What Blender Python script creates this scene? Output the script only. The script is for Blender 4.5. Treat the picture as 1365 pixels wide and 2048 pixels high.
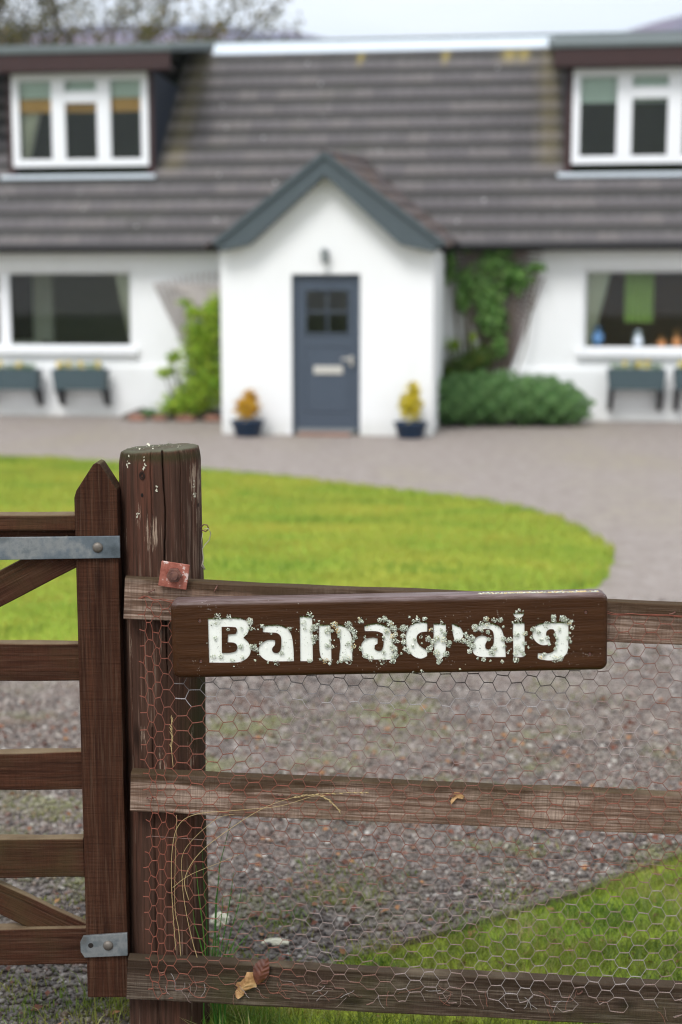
import bpy, bmesh, math, random
import numpy as np
from mathutils import Vector, Matrix, noise as mnoise
R = math.radians
rng = np.random.default_rng(7); random.seed(7)
sc = bpy.context.scene
for o in list(bpy.data.objects): bpy.data.objects.remove(o)
COL = sc.collection

# ------------------------------------------------------------------ camera
F = 2844.0; TH = math.atan((1024-610)/F); H = 1.70
cd = bpy.data.cameras.new('camera'); cam = bpy.data.objects.new('camera', cd); COL.objects.link(cam); sc.camera = cam
cam.location = (0, 0, H); cam.rotation_euler = (math.pi/2-TH, 0, 0)
cd.sensor_fit = 'VERTICAL'; cd.sensor_height = 36; cd.lens = 50; cd.clip_start = .05; cd.clip_end = 9000
cd.dof.use_dof = True; cd.dof.focus_distance = 3.02; cd.dof.aperture_fstop = 2.3; cd.dof.aperture_blades = 0

# ------------------------------------------------------------------ world, sun, exposure
SUN_EL, SUN_AZ = 52, 205        # degrees; azimuth clockwise from +Y: behind the camera, a little left
w = bpy.data.worlds.new('World'); sc.world = w; w.use_nodes = True
nt = w.node_tree; N = nt.nodes; L = nt.links; N.clear()
out = N.new('ShaderNodeOutputWorld'); bg = N.new('ShaderNodeBackground'); L.new(bg.outputs[0], out.inputs[0])
sky = N.new('ShaderNodeTexSky'); sky.sky_type = 'NISHITA'; sky.sun_disc = False
sky.sun_elevation = R(SUN_EL); sky.sun_rotation = R(SUN_AZ)
tc = N.new('ShaderNodeTexCoord'); mp = N.new('ShaderNodeMapping'); mp.inputs['Scale'].default_value = (1.6, 1.6, 9)
nz = N.new('ShaderNodeTexNoise'); nz.inputs['Scale'].default_value = 2.2; nz.inputs['Detail'].default_value = 5; nz.inputs['Roughness'].default_value = .5
cr = N.new('ShaderNodeValToRGB'); cr.color_ramp.elements[0].position = .34; cr.color_ramp.elements[1].position = .62
cr.color_ramp.elements[0].color = (.80, .80, .80, 1); cr.color_ramp.elements[1].color = (1, 1, 1, 1)
mx = N.new('ShaderNodeMixRGB'); mx.inputs[2].default_value = (7.2, 7.4, 7.6, 1)
L.new(tc.outputs['Generated'], mp.inputs[0]); L.new(mp.outputs[0], nz.inputs['Vector']); L.new(nz.outputs[0], cr.inputs[0])
L.new(cr.outputs[0], mx.inputs[0]); L.new(sky.outputs[0], mx.inputs[1]); L.new(mx.outputs[0], bg.inputs[0])
bg.inputs[1].default_value = .1
sd = bpy.data.lights.new('sun', 'SUN'); sd.energy = 1.5; sd.angle = R(22); sd.color = (1, .98, .96)
sun = bpy.data.objects.new('sun', sd); COL.objects.link(sun)
az = R(SUN_AZ); el = R(SUN_EL)
tosun = Vector((math.sin(az)*math.cos(el), math.cos(az)*math.cos(el), math.sin(el)))
sun.rotation_euler = tosun.to_track_quat('Z', 'Y').to_euler()
sc.view_settings.view_transform = 'Standard'; sc.view_settings.look = 'None'
sc.view_settings.exposure = .90; sc.view_settings.gamma = 1
sc.render.engine = 'CYCLES'; sc.cycles.filter_width = 1.15

# ------------------------------------------------------------------ measuring helpers
def ray(px, py):
    x = (px-682.5)/F; y = -(py-1024)/F
    return (x, math.cos(TH)+y*math.sin(TH), -math.sin(TH)+y*math.cos(TH))
def at(px, py, Y):
    r = ray(px, py); t = Y/r[1]; return Vector((r[0]*t, Y, H+r[2]*t))
def gd(px, py, z=0):
    r = ray(px, py); t = (z-H)/r[2]; return (r[0]*t, r[1]*t)
YAW = R(7); HU = (math.cos(YAW), -math.sin(YAW)); HD = (math.sin(YAW), math.cos(YAW)); HO = (-.195, 18.75)
HM = Matrix.Translation((HO[0], HO[1], 0)) @ Matrix.Rotation(-YAW, 4, 'Z')     # house frame: x along the front, y into the house
def hu(px, py, w):
    r = ray(px, py); c = HO[0]*HD[0]+HO[1]*HD[1]+w
    t = c/(r[0]*HD[0]+r[1]*HD[1]); x, y = r[0]*t-HO[0], r[1]*t-HO[1]
    return (x*HU[0]+y*HU[1], H+r[2]*t)

# ------------------------------------------------------------------ materials
class NT:
    def __init__(s, name):
        s.m = bpy.data.materials.new(name); s.m.use_nodes = True; s.t = s.m.node_tree; s.n = s.t.nodes; s.l = s.t.links
        s.b = s.n['Principled BSDF']
        s.tc = s.n.new('ShaderNodeTexCoord')
    def link(s, a, b): s.l.new(a, b)
    def mapp(s, scale=(1,1,1), src='Object', rnd=False, rot=(0,0,0)):
        m = s.n.new('ShaderNodeMapping'); m.inputs['Scale'].default_value = scale; m.inputs['Rotation'].default_value = rot
        v = s.tc.outputs[src]
        if rnd:
            oi = s.n.new('ShaderNodeObjectInfo'); ml = s.n.new('ShaderNodeVectorMath'); ml.operation = 'SCALE'
            cx = s.n.new('ShaderNodeCombineXYZ'); s.link(oi.outputs['Random'], cx.inputs[0]); s.link(oi.outputs['Random'], cx.inputs[1])
            s.link(cx.outputs[0], ml.inputs[0]); ml.inputs['Scale'].default_value = 17
            ad = s.n.new('ShaderNodeVectorMath'); s.link(v, ad.inputs[0]); s.link(ml.outputs[0], ad.inputs[1]); v = ad.outputs[0]
        s.link(v, m.inputs[0]); return m.outputs[0]
    def noise(s, vec, scale=5, detail=4, rough=.55, dist=0):
        n = s.n.new('ShaderNodeTexNoise'); s.link(vec, n.inputs['Vector']); n.inputs['Scale'].default_value = scale
        n.inputs['Detail'].default_value = detail; n.inputs['Roughness'].default_value = rough; n.inputs['Distortion'].default_value = dist
        return n.outputs[0]
    def vor(s, vec, scale=5, feature='F1', out='Distance', rand=1):
        n = s.n.new('ShaderNodeTexVoronoi'); n.feature = feature; s.link(vec, n.inputs['Vector']); n.inputs['Scale'].default_value = scale
        n.inputs['Randomness'].default_value = rand
        return n.outputs[out]
    def ramp(s, fac, stops, interp='LINEAR'):
        r = s.n.new('ShaderNodeValToRGB'); e = r.color_ramp.elements; r.color_ramp.interpolation = interp
        for i, (p, c) in enumerate(stops):
            if i > 1: e.new(p)
            e[i].position = p
            if not isinstance(c, (tuple, list)): c = (c, c, c)
            e[i].color = (*c[:3], 1)
        s.link(fac, r.inputs[0]); return r.outputs[0]
    def mix(s, fac, a, b, mode='MIX'):
        m = s.n.new('ShaderNodeMixRGB'); m.blend_type = mode
        for i, v in enumerate((fac, a, b)):
            if hasattr(v, 'is_linked') or hasattr(v, 'links'): s.link(v, m.inputs[i])
            elif isinstance(v, (tuple, list)): m.inputs[i].default_value = (*v[:3], 1)
            else: m.inputs[i].default_value = v if i == 0 else (v, v, v, 1)
        return m.outputs[0]
    def math(s, op, a, b=0.0, c=None):
        m = s.n.new('ShaderNodeMath'); m.operation = op
        for i, v in enumerate((a, b) if c is None else (a, b, c)):
            if hasattr(v, 'links'): s.link(v, m.inputs[i])
            else: m.inputs[i].default_value = v
        return m.outputs[0]
    def attr(s, name, out='Fac'):
        a = s.n.new('ShaderNodeAttribute'); a.attribute_name = name; return a.outputs[out]
    def bump(s, h, strength=.5, dist=.01, prev=None):
        b = s.n.new('ShaderNodeBump'); b.inputs['Strength'].default_value = strength; b.inputs['Distance'].default_value = dist
        s.link(h, b.inputs['Height'])
        if prev is not None: s.link(prev, b.inputs['Normal'])
        return b.outputs[0]
    def done(s, col=None, rough=.7, nrm=None, spec=.5, metal=0, **kw):
        if col is not None:
            if hasattr(col, 'links'): s.link(col, s.b.inputs['Base Color'])
            else: s.b.inputs['Base Color'].default_value = (*col[:3], 1)
        if hasattr(rough, 'links'): s.link(rough, s.b.inputs['Roughness'])
        else: s.b.inputs['Roughness'].default_value = rough
        if nrm is not None: s.link(nrm, s.b.inputs['Normal'])
        s.b.inputs['Specular IOR Level'].default_value = spec; s.b.inputs['Metallic'].default_value = metal
        for k, v in kw.items(): s.b.inputs[k].default_value = v
        return s.m

def plain(name, c, rough=.6, var=.12, scale=6, bump=.0, metal=0, spec=.4):
    t = NT(name); v = t.mapp(); n = t.noise(v, scale, 5, .6)
    col = t.mix(n, tuple(x*(1-var) for x in c), tuple(min(1, x*(1+var)) for x in c))
    return t.done(col, rough, t.bump(t.noise(v, scale*6, 4), bump, .005) if bump else None, spec, metal)

def wood_mat(name, axis, dark, mid, red, pale, pale_pos=.66, saw=0, green=None, knots=True, top=None, band=None, patch=False):
    """axis: grain direction; saw: fine marks across the board"""
    t = NT(name)
    lo = (1.4, 26, 26) if axis == 'X' else (26, 26, 1.4)
    fi = (5, 190, 190) if axis == 'X' else (190, 190, 5)
    v = t.mapp(lo, rnd=True); g1 = t.noise(v, 1, 6, .6, .4)
    vf = t.mapp(fi, rnd=True); g2 = t.noise(vf, 1, 4, .65)
    blot = t.noise(t.mapp((4, 4, 4) if axis == 'X' else (7, 7, 2.2), rnd=True), 1, 5, .6)
    col = t.ramp(g1, [(.25, dark), (.48, mid), (.72, red)])
    col = t.mix(t.ramp(blot, [(.35, 0), (.7, .75)]), col, mid)
    col = t.mix(t.ramp(g2, [(.36, .75), (.55, 0)]), col, dark)
    comb = t.math('ADD', t.math('MULTIPLY', g2, .55), t.math('MULTIPLY', blot, .5))
    col = t.mix(t.ramp(comb, [(pale_pos-.08, 0), (pale_pos+.05, .85)]), col, pale)
    h = t.math('ADD', t.math('MULTIPLY', g2, .7), t.math('MULTIPLY', g1, .5))
    if saw:
        vs = t.mapp((260, 8, 9) if axis == 'X' else (9, 8, 260), rnd=True); s1 = t.noise(vs, 1, 3, .6)
        vs2 = t.mapp((9, 30, 330) if axis == 'X' else (330, 30, 9), rnd=True); s2 = t.noise(vs2, 1, 2, .5)
        col = t.mix(t.ramp(s1, [(.35, saw), (.6, 0)]), col, tuple(x*.45 for x in mid))
        col = t.mix(t.ramp(s2, [(.5, 0), (.68, saw*.8)]), col, pale)
        h = t.math('ADD', h, t.math('MULTIPLY', s1, .5))
    if knots:
        vk = t.mapp((6, 14, 14) if axis == 'X' else (14, 14, 5), rnd=True)
        k = t.vor(vk, .7); kf = t.ramp(k, [(.05, .8), (.16, 0)])
        col = t.mix(kf, col, tuple(x*.5 for x in dark))
    if green:
        gz = t.noise(t.mapp((3, 3, 3), rnd=True), 1.5, 5, .6)
        col = t.mix(t.ramp(gz, [(.5, 0), (.72, .6)]), col, green)
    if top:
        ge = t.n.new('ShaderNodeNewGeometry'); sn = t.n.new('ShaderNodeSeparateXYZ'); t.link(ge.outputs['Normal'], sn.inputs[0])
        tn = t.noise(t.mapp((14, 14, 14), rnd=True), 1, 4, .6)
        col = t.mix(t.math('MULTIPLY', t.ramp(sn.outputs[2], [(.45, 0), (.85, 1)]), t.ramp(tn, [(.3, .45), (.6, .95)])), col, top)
    if patch:
        pn = t.noise(t.mapp((150, 150, 13)), 1, 5, .72); pa = t.attr('pale')
        col = t.mix(t.ramp(t.math('MULTIPLY', pa, pn), [(.45, 0), (.52, .85)]), col, (.31, .23, .17))
        ga = t.attr('damp'); col = t.mix(t.math('MULTIPLY', ga, .8), col, (.030, .030, .011))
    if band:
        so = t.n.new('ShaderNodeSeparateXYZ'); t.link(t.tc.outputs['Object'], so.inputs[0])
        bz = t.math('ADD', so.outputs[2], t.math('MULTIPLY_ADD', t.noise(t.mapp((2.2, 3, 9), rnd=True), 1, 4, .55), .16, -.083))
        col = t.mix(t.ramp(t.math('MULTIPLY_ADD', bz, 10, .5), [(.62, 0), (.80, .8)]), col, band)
    return t.done(col, .82, t.bump(h, .9, .004), .10)

M = {}
M['post'] = wood_mat('post wood', 'Z', (.030, .016, .011), (.062, .032, .022), (.125, .046, .029), (.27, .20, .15), .665, 0, None, top=(.11, .11, .075), patch=True)
M['gate'] = wood_mat('gate wood', 'X', (.022, .009, .005), (.056, .022, .012), (.090, .034, .018), (.12, .07, .045), .76, .35, (.055, .045, .018), top=(.19, .14, .085))
M['stile'] = wood_mat('stile wood', 'Z', (.021, .0085, .005), (.053, .021, .0115), (.086, .033, .017), (.11, .065, .04), .78, .45, None, top=(.10, .08, .04))
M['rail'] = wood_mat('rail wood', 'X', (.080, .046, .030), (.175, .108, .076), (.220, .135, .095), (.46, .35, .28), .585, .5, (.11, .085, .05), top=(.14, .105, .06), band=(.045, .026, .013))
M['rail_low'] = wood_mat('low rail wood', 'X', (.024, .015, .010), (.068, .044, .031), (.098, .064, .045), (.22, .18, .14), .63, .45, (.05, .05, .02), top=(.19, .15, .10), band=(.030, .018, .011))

t = NT('sign paint'); v = t.mapp((1, 1, 1)); gr = t.noise(t.mapp((5, 60, 60)), 1, 5, .6, .3); gf = t.noise(t.mapp((16, 300, 300)), 1, 3, .6)
scr = t.noise(t.mapp((10, 150, 260)), 1, 6, .75); col = t.ramp(gr, [(.3, (.034, .0125, .004)), (.7, (.054, .021, .007))])
col = t.mix(t.ramp(scr, [(.66, 0), (.72, .55)]), col, (.30, .22, .19))
sp = t.vor(v, 160); sp2 = t.noise(v, 14, 3); spf = t.math('MULTIPLY', t.ramp(sp, [(.10, 1), (.16, 0)]), t.ramp(sp2, [(.55, 0), (.62, 1)]))
col = t.mix(spf, col, (.45, .42, .38))
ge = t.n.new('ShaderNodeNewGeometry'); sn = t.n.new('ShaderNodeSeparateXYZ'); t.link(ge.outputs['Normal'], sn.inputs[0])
col = t.mix(t.math('MULTIPLY', t.ramp(sn.outputs[2], [(.25, 0), (.75, .62)]), t.ramp(t.noise(t.mapp((12, 120, 120)), 1, 6, .7), [(.34, .25), (.62, 1)])), col, (.27, .21, .215))  # sky sheen put into the colour of upward-facing edges, broken up like scuffs
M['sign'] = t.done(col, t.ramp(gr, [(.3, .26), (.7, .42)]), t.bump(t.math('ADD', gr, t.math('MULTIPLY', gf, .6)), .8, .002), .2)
t = NT('letter paint'); v = t.mapp(); n1 = t.noise(v, 22, 5, .6); n2 = t.noise(v, 190, 4, .7)
col = t.mix(n1, (.84, .85, .80), (.70, .72, .64)); col = t.mix(t.ramp(n2, [(.63, 0), (.68, .8)]), col, (.16, .17, .13))
M['letter'] = t.done(col, .5, t.bump(n2, .2, .001))
t = NT('lichen'); r = t.attr('rnd'); col = t.ramp(r, [(0, (.12, .13, .09)), (.12, (.40, .44, .34)), (.35, (.66, .69, .60)), (.55, (.36, .40, .27)), (.78, (.78, .80, .74)), (.93, (.60, .52, .28)), (1, (.55, .30, .10))])
M['lichen'] = t.done(col, .9)
t = NT('moss'); r = t.attr('rnd'); M['moss'] = t.done(t.ramp(r, [(0, (.03, .05, .01)), (.6, (.10, .13, .03)), (1, (.22, .24, .08))]), .95)
t = NT('wire'); v = t.mapp(); a = t.attr('rnd'); n = t.noise(v, 7, 4, .6); fac = t.math('ADD', t.math('MAXIMUM', a, 0), t.math('MULTIPLY_ADD', n, .7, -.35))
col = t.ramp(fac, [(.22, (.38, .35, .35)), (.38, (.27, .20, .18)), (.56, (.19, .075, .050)), (.95, (.235, .068, .040))])
col = t.mix(t.ramp(t.math('MULTIPLY', a, -2), [(0, 0), (1, 1)]), col, (.045, .028, .022))
M['wire'] = t.done(col, .6, t.bump(t.noise(v, 900, 2), .4, .0005), .5, .15)
t = NT('rusty plate'); v = t.mapp(); n = t.noise(v, 45, 5, .65); n2 = t.noise(v, 160, 4, .6)
col = t.ramp(n, [(.36, (.20, .055, .035)), (.5, (.30, .10, .07)), (.56, (.33, .12, .085)), (.60, (.55, .42, .38))])
M['rust'] = t.done(col, .75, t.bump(n2, .4, .001), .3)
t = NT('rusty bolt'); v = t.mapp(); n = t.noise(v, 60, 5, .65)
M['bolt'] = t.done(t.ramp(n, [(.3, (.07, .03, .025)), (.7, (.22, .10, .07))]), .6, t.bump(n, .4, .001), .5, .3)
t = NT('galvanised steel'); v = t.mapp(); n = t.noise(v, 9, 6, .65); n2 = t.noise(t.mapp((30, 30, 8)), 3, 5, .6)
col = t.ramp(n, [(.3, (.06, .075, .085)), (.46, (.14, .165, .185)), (.54, (.24, .25, .25)), (.60, (.15, .17, .18)), (.75, (.10, .09, .075))])
M['galv'] = t.done(col, t.ramp(n2, [(.3, .42), (.7, .68)]), t.bump(n2, .2, .001), .5, .55)
M['bolthead'] = plain('bolt head steel', (.16, .14, .12), .5, .3, 80, .2, .6)
M['hole'] = plain('dark hole', (.012, .008, .006), .9)

def brickless_wall():
    t = NT('white harled wall'); v = t.mapp(); n = t.noise(v, 38, 5, .65); s_ = t.noise(t.mapp((1.2, 1.2, .5)), 1.3, 5, .6)
    col = t.mix(t.ramp(s_, [(.5, 0), (.8, .5)]), (.83, .84, .84), (.72, .73, .71))
    z = t.n.new('ShaderNodeSeparateXYZ'); t.link(t.tc.outputs['Object'], z.inputs[0])
    low = t.ramp(z.outputs[2], [(.0, .7), (.28, 0)]); low = t.math('MULTIPLY', low, t.noise(v, 3, 5, .7))
    col = t.mix(low, col, (.42, .42, .36))
    return t.done(col, .9, t.bump(n, .6, .02), .15)
M['wall'] = brickless_wall()
M['inner'] = plain('interior plaster', (.78, .74, .58), .9)
M['cabinet'] = plain('brown cabinet', (.36, .20, .14), .7)
M['attic'] = plain('attic lining', (.12, .17, .05), .9)
M['floor_in'] = plain('interior floor', (.10, .065, .04), .6)
M['white'] = plain('white frame', (.80, .81, .83), .35, .04)
M['brown'] = plain('brown fascia', (.034, .012, .011), .5, .2)
M['felt'] = plain('grey roof felt', (.115, .135, .135), .9, .25, 3, .3)
M['lead'] = plain('grey painted bargeboard', (.062, .082, .092), .55, .15, 3)
M['slate'] = plain('navy slate cheek', (.012, .018, .032), .6, .3, 5)
M['gutter'] = plain('black gutter', (.015, .014, .016), .45)
M['flash'] = plain('pale metal ridge sheet', (.60, .66, .72), .35, .12, 5, 0, .25)
M['door'] = plain('slate blue door', (.056, .074, .102), .42, .06)
M['chrome'] = plain('satin metal', (.60, .58, .54), .35, .05, 6, 0, .5)
M['lampdark'] = plain('lamp metal', (.22, .24, .24), .5)
M['box'] = plain('grey planter', (.055, .085, .095), .6, .2)
M['pot'] = plain('blue glazed pot', (.010, .028, .060), .25, .3, 6)
M['soil'] = plain('soil', (.03, .02, .015), .95, .3, 30, .5)
M['stonestep'] = plain('brick step', (.26, .13, .09), .85, .25, 8, .3)
M['curtain'] = plain('cream curtain', (.82, .78, .66), .9, .1)
M['green_cloth'] = plain('green curtain', (.55, .72, .22), .9, .2)
M['orange'] = plain('orange blind', (.85, .42, .09), .8, .1)
M['blind'] = plain('pale blind', (.80, .88, .80), .8, .05)
M['clay'] = plain('orange clay', (.50, .22, .08), .7, .2)
M['bluechina'] = plain('blue china', (.10, .22, .42), .3, .3, 30)
M['whitechina'] = plain('white china', (.70, .76, .84), .3)
M['redcloth'] = plain('red cloth', (.4, .03, .03), .8)
M['lattice'] = plain('weathered lattice', (.24, .19, .175), .85, .3, 10)
M['lattice_pale'] = plain('pale weathered lattice', (.52, .48, .46), .85, .2, 10)
M['edging'] = plain('lawn edging', (.10, .075, .06), .8, .3, 20, .3)
t = NT('window glass'); t.n.remove(t.b); tr = t.n.new('ShaderNodeBsdfTransparent'); gl = t.n.new('ShaderNodeBsdfGlossy'); gl.inputs['Roughness'].default_value = .02
fr = t.n.new('ShaderNodeFresnel'); fr.inputs[0].default_value = 1.34; ms = t.n.new('ShaderNodeMixShader'); t.link(fr.outputs[0], ms.inputs[0]); t.link(tr.outputs[0], ms.inputs[1]); t.link(gl.outputs[0], ms.inputs[2])
tr.inputs[0].default_value = (.82, .86, .84, 1); t.link(ms.outputs[0], t.n['Material Output'].inputs[0]); M['glass'] = t.m

t = NT('roof tiles'); uv = t.tc.outputs['UV']; sx = t.n.new('ShaderNodeSeparateXYZ'); t.link(uv, sx.inputs[0])
fl = t.n.new('ShaderNodeVectorMath'); fl.operation = 'FLOOR'; t.link(uv, fl.inputs[0])
wn = t.n.new('ShaderNodeTexWhiteNoise'); wn.noise_dimensions = '2D'; t.link(fl.outputs[0], wn.inputs['Vector'])
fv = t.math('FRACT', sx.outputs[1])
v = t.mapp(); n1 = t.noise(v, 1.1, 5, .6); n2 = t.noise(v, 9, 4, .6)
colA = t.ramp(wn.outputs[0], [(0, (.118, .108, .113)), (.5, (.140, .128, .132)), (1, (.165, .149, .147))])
lap_band = t.math('ADD', fv, t.math('MULTIPLY_ADD', n2, .35, -.17))
col = t.mix(t.ramp(lap_band, [(.44, 0), (.60, .9)]), colA, (.040, .039, .036))  # upper part of each tile course mixed darker
col = t.mix(t.ramp(n1, [(.56, 0), (.8, .3)]), col, (.075, .08, .045))
yy = t.math('MULTIPLY', t.ramp(sx.outputs[1], [(0, 0), (.5, 0)]), 0)
col = t.mix(t.attr('lich'), col, (.42, .33, .09))
col = t.mix(t.ramp(t.vor(v, 2.6), [(.045, .9), (.07, 0)]), col, (.50, .50, .50))
M['tile'] = t.done(col, .75, t.bump(n2, .3, .01), .3)
t = NT('mossy porch tiles'); v = t.mapp(); n2 = t.noise(v, 4, 5, .65)
M['tile_porch'] = t.done(t.ramp(n2, [(.35, (.060, .050, .052)), (.5, (.125, .105, .105)), (.62, (.13, .075, .045)), (.75, (.24, .13, .06))]), .85)

def gravel_mat():
    t = NT('gravel'); v = t.mapp(); c = t.vor(v, 62, 'F1', 'Color'); d = t.vor(v, 62, 'F1', 'Distance')
    sx = t.n.new('ShaderNodeSeparateXYZ'); t.link(c, sx.inputs[0])
    col = t.ramp(sx.outputs[0], [(0, (.050, .038, .033)), (.3, (.125, .102, .09)), (.6, (.21, .174, .155)), (.85, (.30, .245, .212)), (1, (.46, .41, .37))])
    big = t.noise(v, .55, 5, .6); col = t.mix(t.ramp(big, [(.42, 0), (.7, .5)]), col, (.15, .125, .10))
    b2 = t.noise(v, 2.4, 5, .62); b3 = t.noise(v, 1.3, 3, .5)
    mg = t.math('MULTIPLY', t.ramp(b2, [(.56, 0), (.66, .8)]), t.ramp(b3, [(.45, 0), (.6, 1)]))
    col = t.mix(mg, col, (.13, .16, .04))
    col = t.mix(t.ramp(t.noise(v, 3.1, 5, .6), [(.62, 0), (.74, .5)]), col, (.14, .06, .035))
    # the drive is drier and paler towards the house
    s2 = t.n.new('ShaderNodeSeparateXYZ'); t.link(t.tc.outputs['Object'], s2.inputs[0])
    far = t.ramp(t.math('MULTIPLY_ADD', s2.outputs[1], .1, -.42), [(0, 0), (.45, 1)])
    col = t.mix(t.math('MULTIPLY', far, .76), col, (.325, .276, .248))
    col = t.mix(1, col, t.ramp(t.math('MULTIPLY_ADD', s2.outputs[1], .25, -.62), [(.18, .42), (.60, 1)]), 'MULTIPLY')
    m1 = t.noise(t.mapp((1, .6, 1)), 7.5, 6, .78); m2 = t.noise(t.mapp((.6, .25, 1)), .8, 4, .6)
    col = t.mix(t.ramp(m1, [(.38, .5), (.50, 0)]), col, (.19, .155, .13)); col = t.mix(t.ramp(m1, [(.52, 0), (.66, .5)]), col, (.40, .355, .335))
    col = t.mix(t.math('MULTIPLY', t.ramp(m2, [(.5, 0), (.66, .45)]), t.ramp(m1, [(.42, 0), (.6, 1)])), col, (.30, .26, .13))
    return t.done(col, .62, t.bump(t.math('SUBTRACT', 1, d), .9, .012), .45)
M['gravel'] = gravel_mat()
t = NT('pebble'); r = t.attr('rnd'); v = t.mapp()
col = t.ramp(r, [(0, (.030, .022, .018)), (.25, (.088, .066, .056)), (.5, (.150, .117, .100)), (.7, (.205, .168, .148)), (.80, (.15, .065, .040)), (.90, (.28, .235, .205)), (1, (.56, .53, .48))])
col = t.mix(t.ramp(t.noise(v, 90, 3), [(.4, 0), (.7, .4)]), col, (.08, .065, .06))
b2 = t.noise(v, 2.4, 5, .62); b3 = t.noise(v, 1.3, 3, .5)
mg = t.math('MULTIPLY', t.ramp(b2, [(.49, 0), (.62, .8)]), t.ramp(b3, [(.38, 0), (.54, 1)])); col = t.mix(mg, col, (.17, .18, .055))
col = t.mix(t.ramp(t.noise(v, 3.1, 5, .6), [(.56, 0), (.70, .6)]), col, (.15, .07, .04))
col = t.mix(t.ramp(t.noise(v, .9, 4, .6), [(.45, 0), (.68, .5)]), col, (.27, .225, .20))
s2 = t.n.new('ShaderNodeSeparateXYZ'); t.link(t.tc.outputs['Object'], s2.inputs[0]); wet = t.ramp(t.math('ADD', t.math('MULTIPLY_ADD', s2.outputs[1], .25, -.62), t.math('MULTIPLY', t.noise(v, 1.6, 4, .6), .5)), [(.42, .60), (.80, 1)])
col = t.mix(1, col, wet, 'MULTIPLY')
M['pebble'] = t.done(col, .32, None, .5)
t = NT('lawn soil'); v = t.mapp(); n = t.noise(v, .9, 5, .65, .6); n2 = t.noise(v, 60, 4, .6)
wv = t.n.new('ShaderNodeTexWave'); wv.wave_type = 'RINGS'; t.link(t.mapp((.28, .45, .3)), wv.inputs['Vector']); wv.inputs['Scale'].default_value = 1.5; wv.inputs['Distortion'].default_value = 5; wv.inputs['Detail'].default_value = 2
col = t.ramp(n, [(.3, (.17, .27, .03)), (.5, (.25, .33, .04)), (.7, (.36, .36, .05))])
col = t.mix(t.math('MULTIPLY', wv.outputs[0], .22), col, (.27, .31, .022))
M['lawn'] = t.done(col, .9, t.bump(n2, .6, .02), .1)
t = NT('field grass'); v = t.mapp(); n = t.noise(v, .2, 5, .6); M['field'] = t.done(t.ramp(n, [(.3, (.05, .09, .02)), (.7, (.12, .15, .04))]), .95)
def leaf_mat(name, stops, rough=.6, trans=.25, noise_mix=None):
    t = NT(name); r = t.attr('rnd'); col = t.ramp(r, stops)
    if noise_mix:
        n = t.noise(t.mapp((.55, 1.35, 1)), noise_mix[0], 5, .62, .8); col = t.mix(t.ramp(n, [(.38, 0), (.62, .85)]), col, noise_mix[1]); n9 = t.noise(t.mapp((.4, 1.1, 1)), noise_mix[0]*.8, 4, .6, 1.2); col = t.mix(t.ramp(n9, [(.5, 0), (.68, .55)]), col, (.09, .19, .02))
    m = t.done(col, rough, None, .35)
    tl = t.n.new('ShaderNodeBsdfTranslucent'); ms = t.n.new('ShaderNodeMixShader'); ms.inputs[0].default_value = trans
    t.link(col, tl.inputs[0]); t.link(t.b.outputs[0], ms.inputs[1]); t.link(tl.outputs[0], ms.inputs[2]); t.link(ms.outputs[0], t.n['Material Output'].inputs[0])
    return m
M['blade_far'] = leaf_mat('lawn blades', [(0, (.16, .28, .035)), (.5, (.24, .35, .045)), (1, (.36, .42, .075))], .7, .3, (1.6, (.46, .41, .07)))
M['blade'] = leaf_mat('grass blades', [(0, (.045, .10, .012)), (.4, (.11, .20, .025)), (.75, (.20, .28, .045)), (.9, (.30, .32, .10)), (1, (.42, .34, .15))], .4, .3, (3.5, (.30, .28, .06)))
M['rush'] = leaf_mat('green rush', [(0, (.03, .10, .02)), (1, (.08, .22, .03))], .4, .2)
M['straw'] = leaf_mat('dry straw', [(0, (.42, .30, .13)), (1, (.60, .47, .24))], .6, .2)
M['hedge'] = leaf_mat('hedge leaves', [(0, (.045, .13, .03)), (.6, (.12, .25, .07)), (1, (.22, .36, .13))], .55)
M['ivy'] = leaf_mat('climber leaves', [(0, (.045, .13, .02)), (.6, (.12, .26, .05)), (1, (.24, .40, .11))], .5)
M['shrub'] = leaf_mat('lime shrub leaves', [(0, (.09, .20, .008)), (.5, (.24, .40, .014)), (1, (.46, .54, .06))], .6)
M['shrub_dark'] = leaf_mat('dark shrub leaves', [(0, (.03, .08, .01)), (.7, (.08, .15, .012)), (1, (.20, .22, .03))], .6)
M['gold'] = leaf_mat('golden leaves', [(0, (.45, .22, .01)), (.6, (.62, .34, .015)), (1, (.72, .48, .05))], .6)
M['yellow'] = leaf_mat('yellow leaves', [(0, (.38, .32, .01)), (.6, (.65, .52, .02)), (1, (.80, .66, .06))], .6)
M['petal'] = leaf_mat('yellow petals', [(0, (.75, .50, .03)), (1, (.85, .75, .25))], .6)
M['treeleaf'] = leaf_mat('young tree leaves', [(0, (.06, .07, .015)), (.6, (.14, .13, .04)), (1, (.26, .20, .08))], .7)
M['bark'] = plain('bark', (.11, .09, .06), .95, .35, 6, .5)
M['litter'] = leaf_mat('leaf litter', [(0, (.07, .025, .015)), (.6, (.16, .055, .03)), (1, (.34, .17, .07))], .6, .1)
t = NT('tan leaf'); v = t.mapp(); n = t.noise(v, 60, 5, .6); M['leaf_tan'] = t.done(t.ramp(n, [(.3, (.20, .09, .03)), (.55, (.42, .24, .10)), (.8, (.60, .42, .22))]), .6)
t = NT('brown leaf'); v = t.mapp(); n = t.noise(v, 60, 5, .6); M['leaf_brown'] = t.done(t.ramp(n, [(.3, (.055, .018, .010)), (.7, (.14, .045, .025))]), .4)
M['twine'] = plain('frayed twine', (.38, .35, .27), .9, .3, 100)
M['pale_stone'] = plain('pale lichened stone', (.60, .58, .46), .9, .3, 40, .6)
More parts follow.
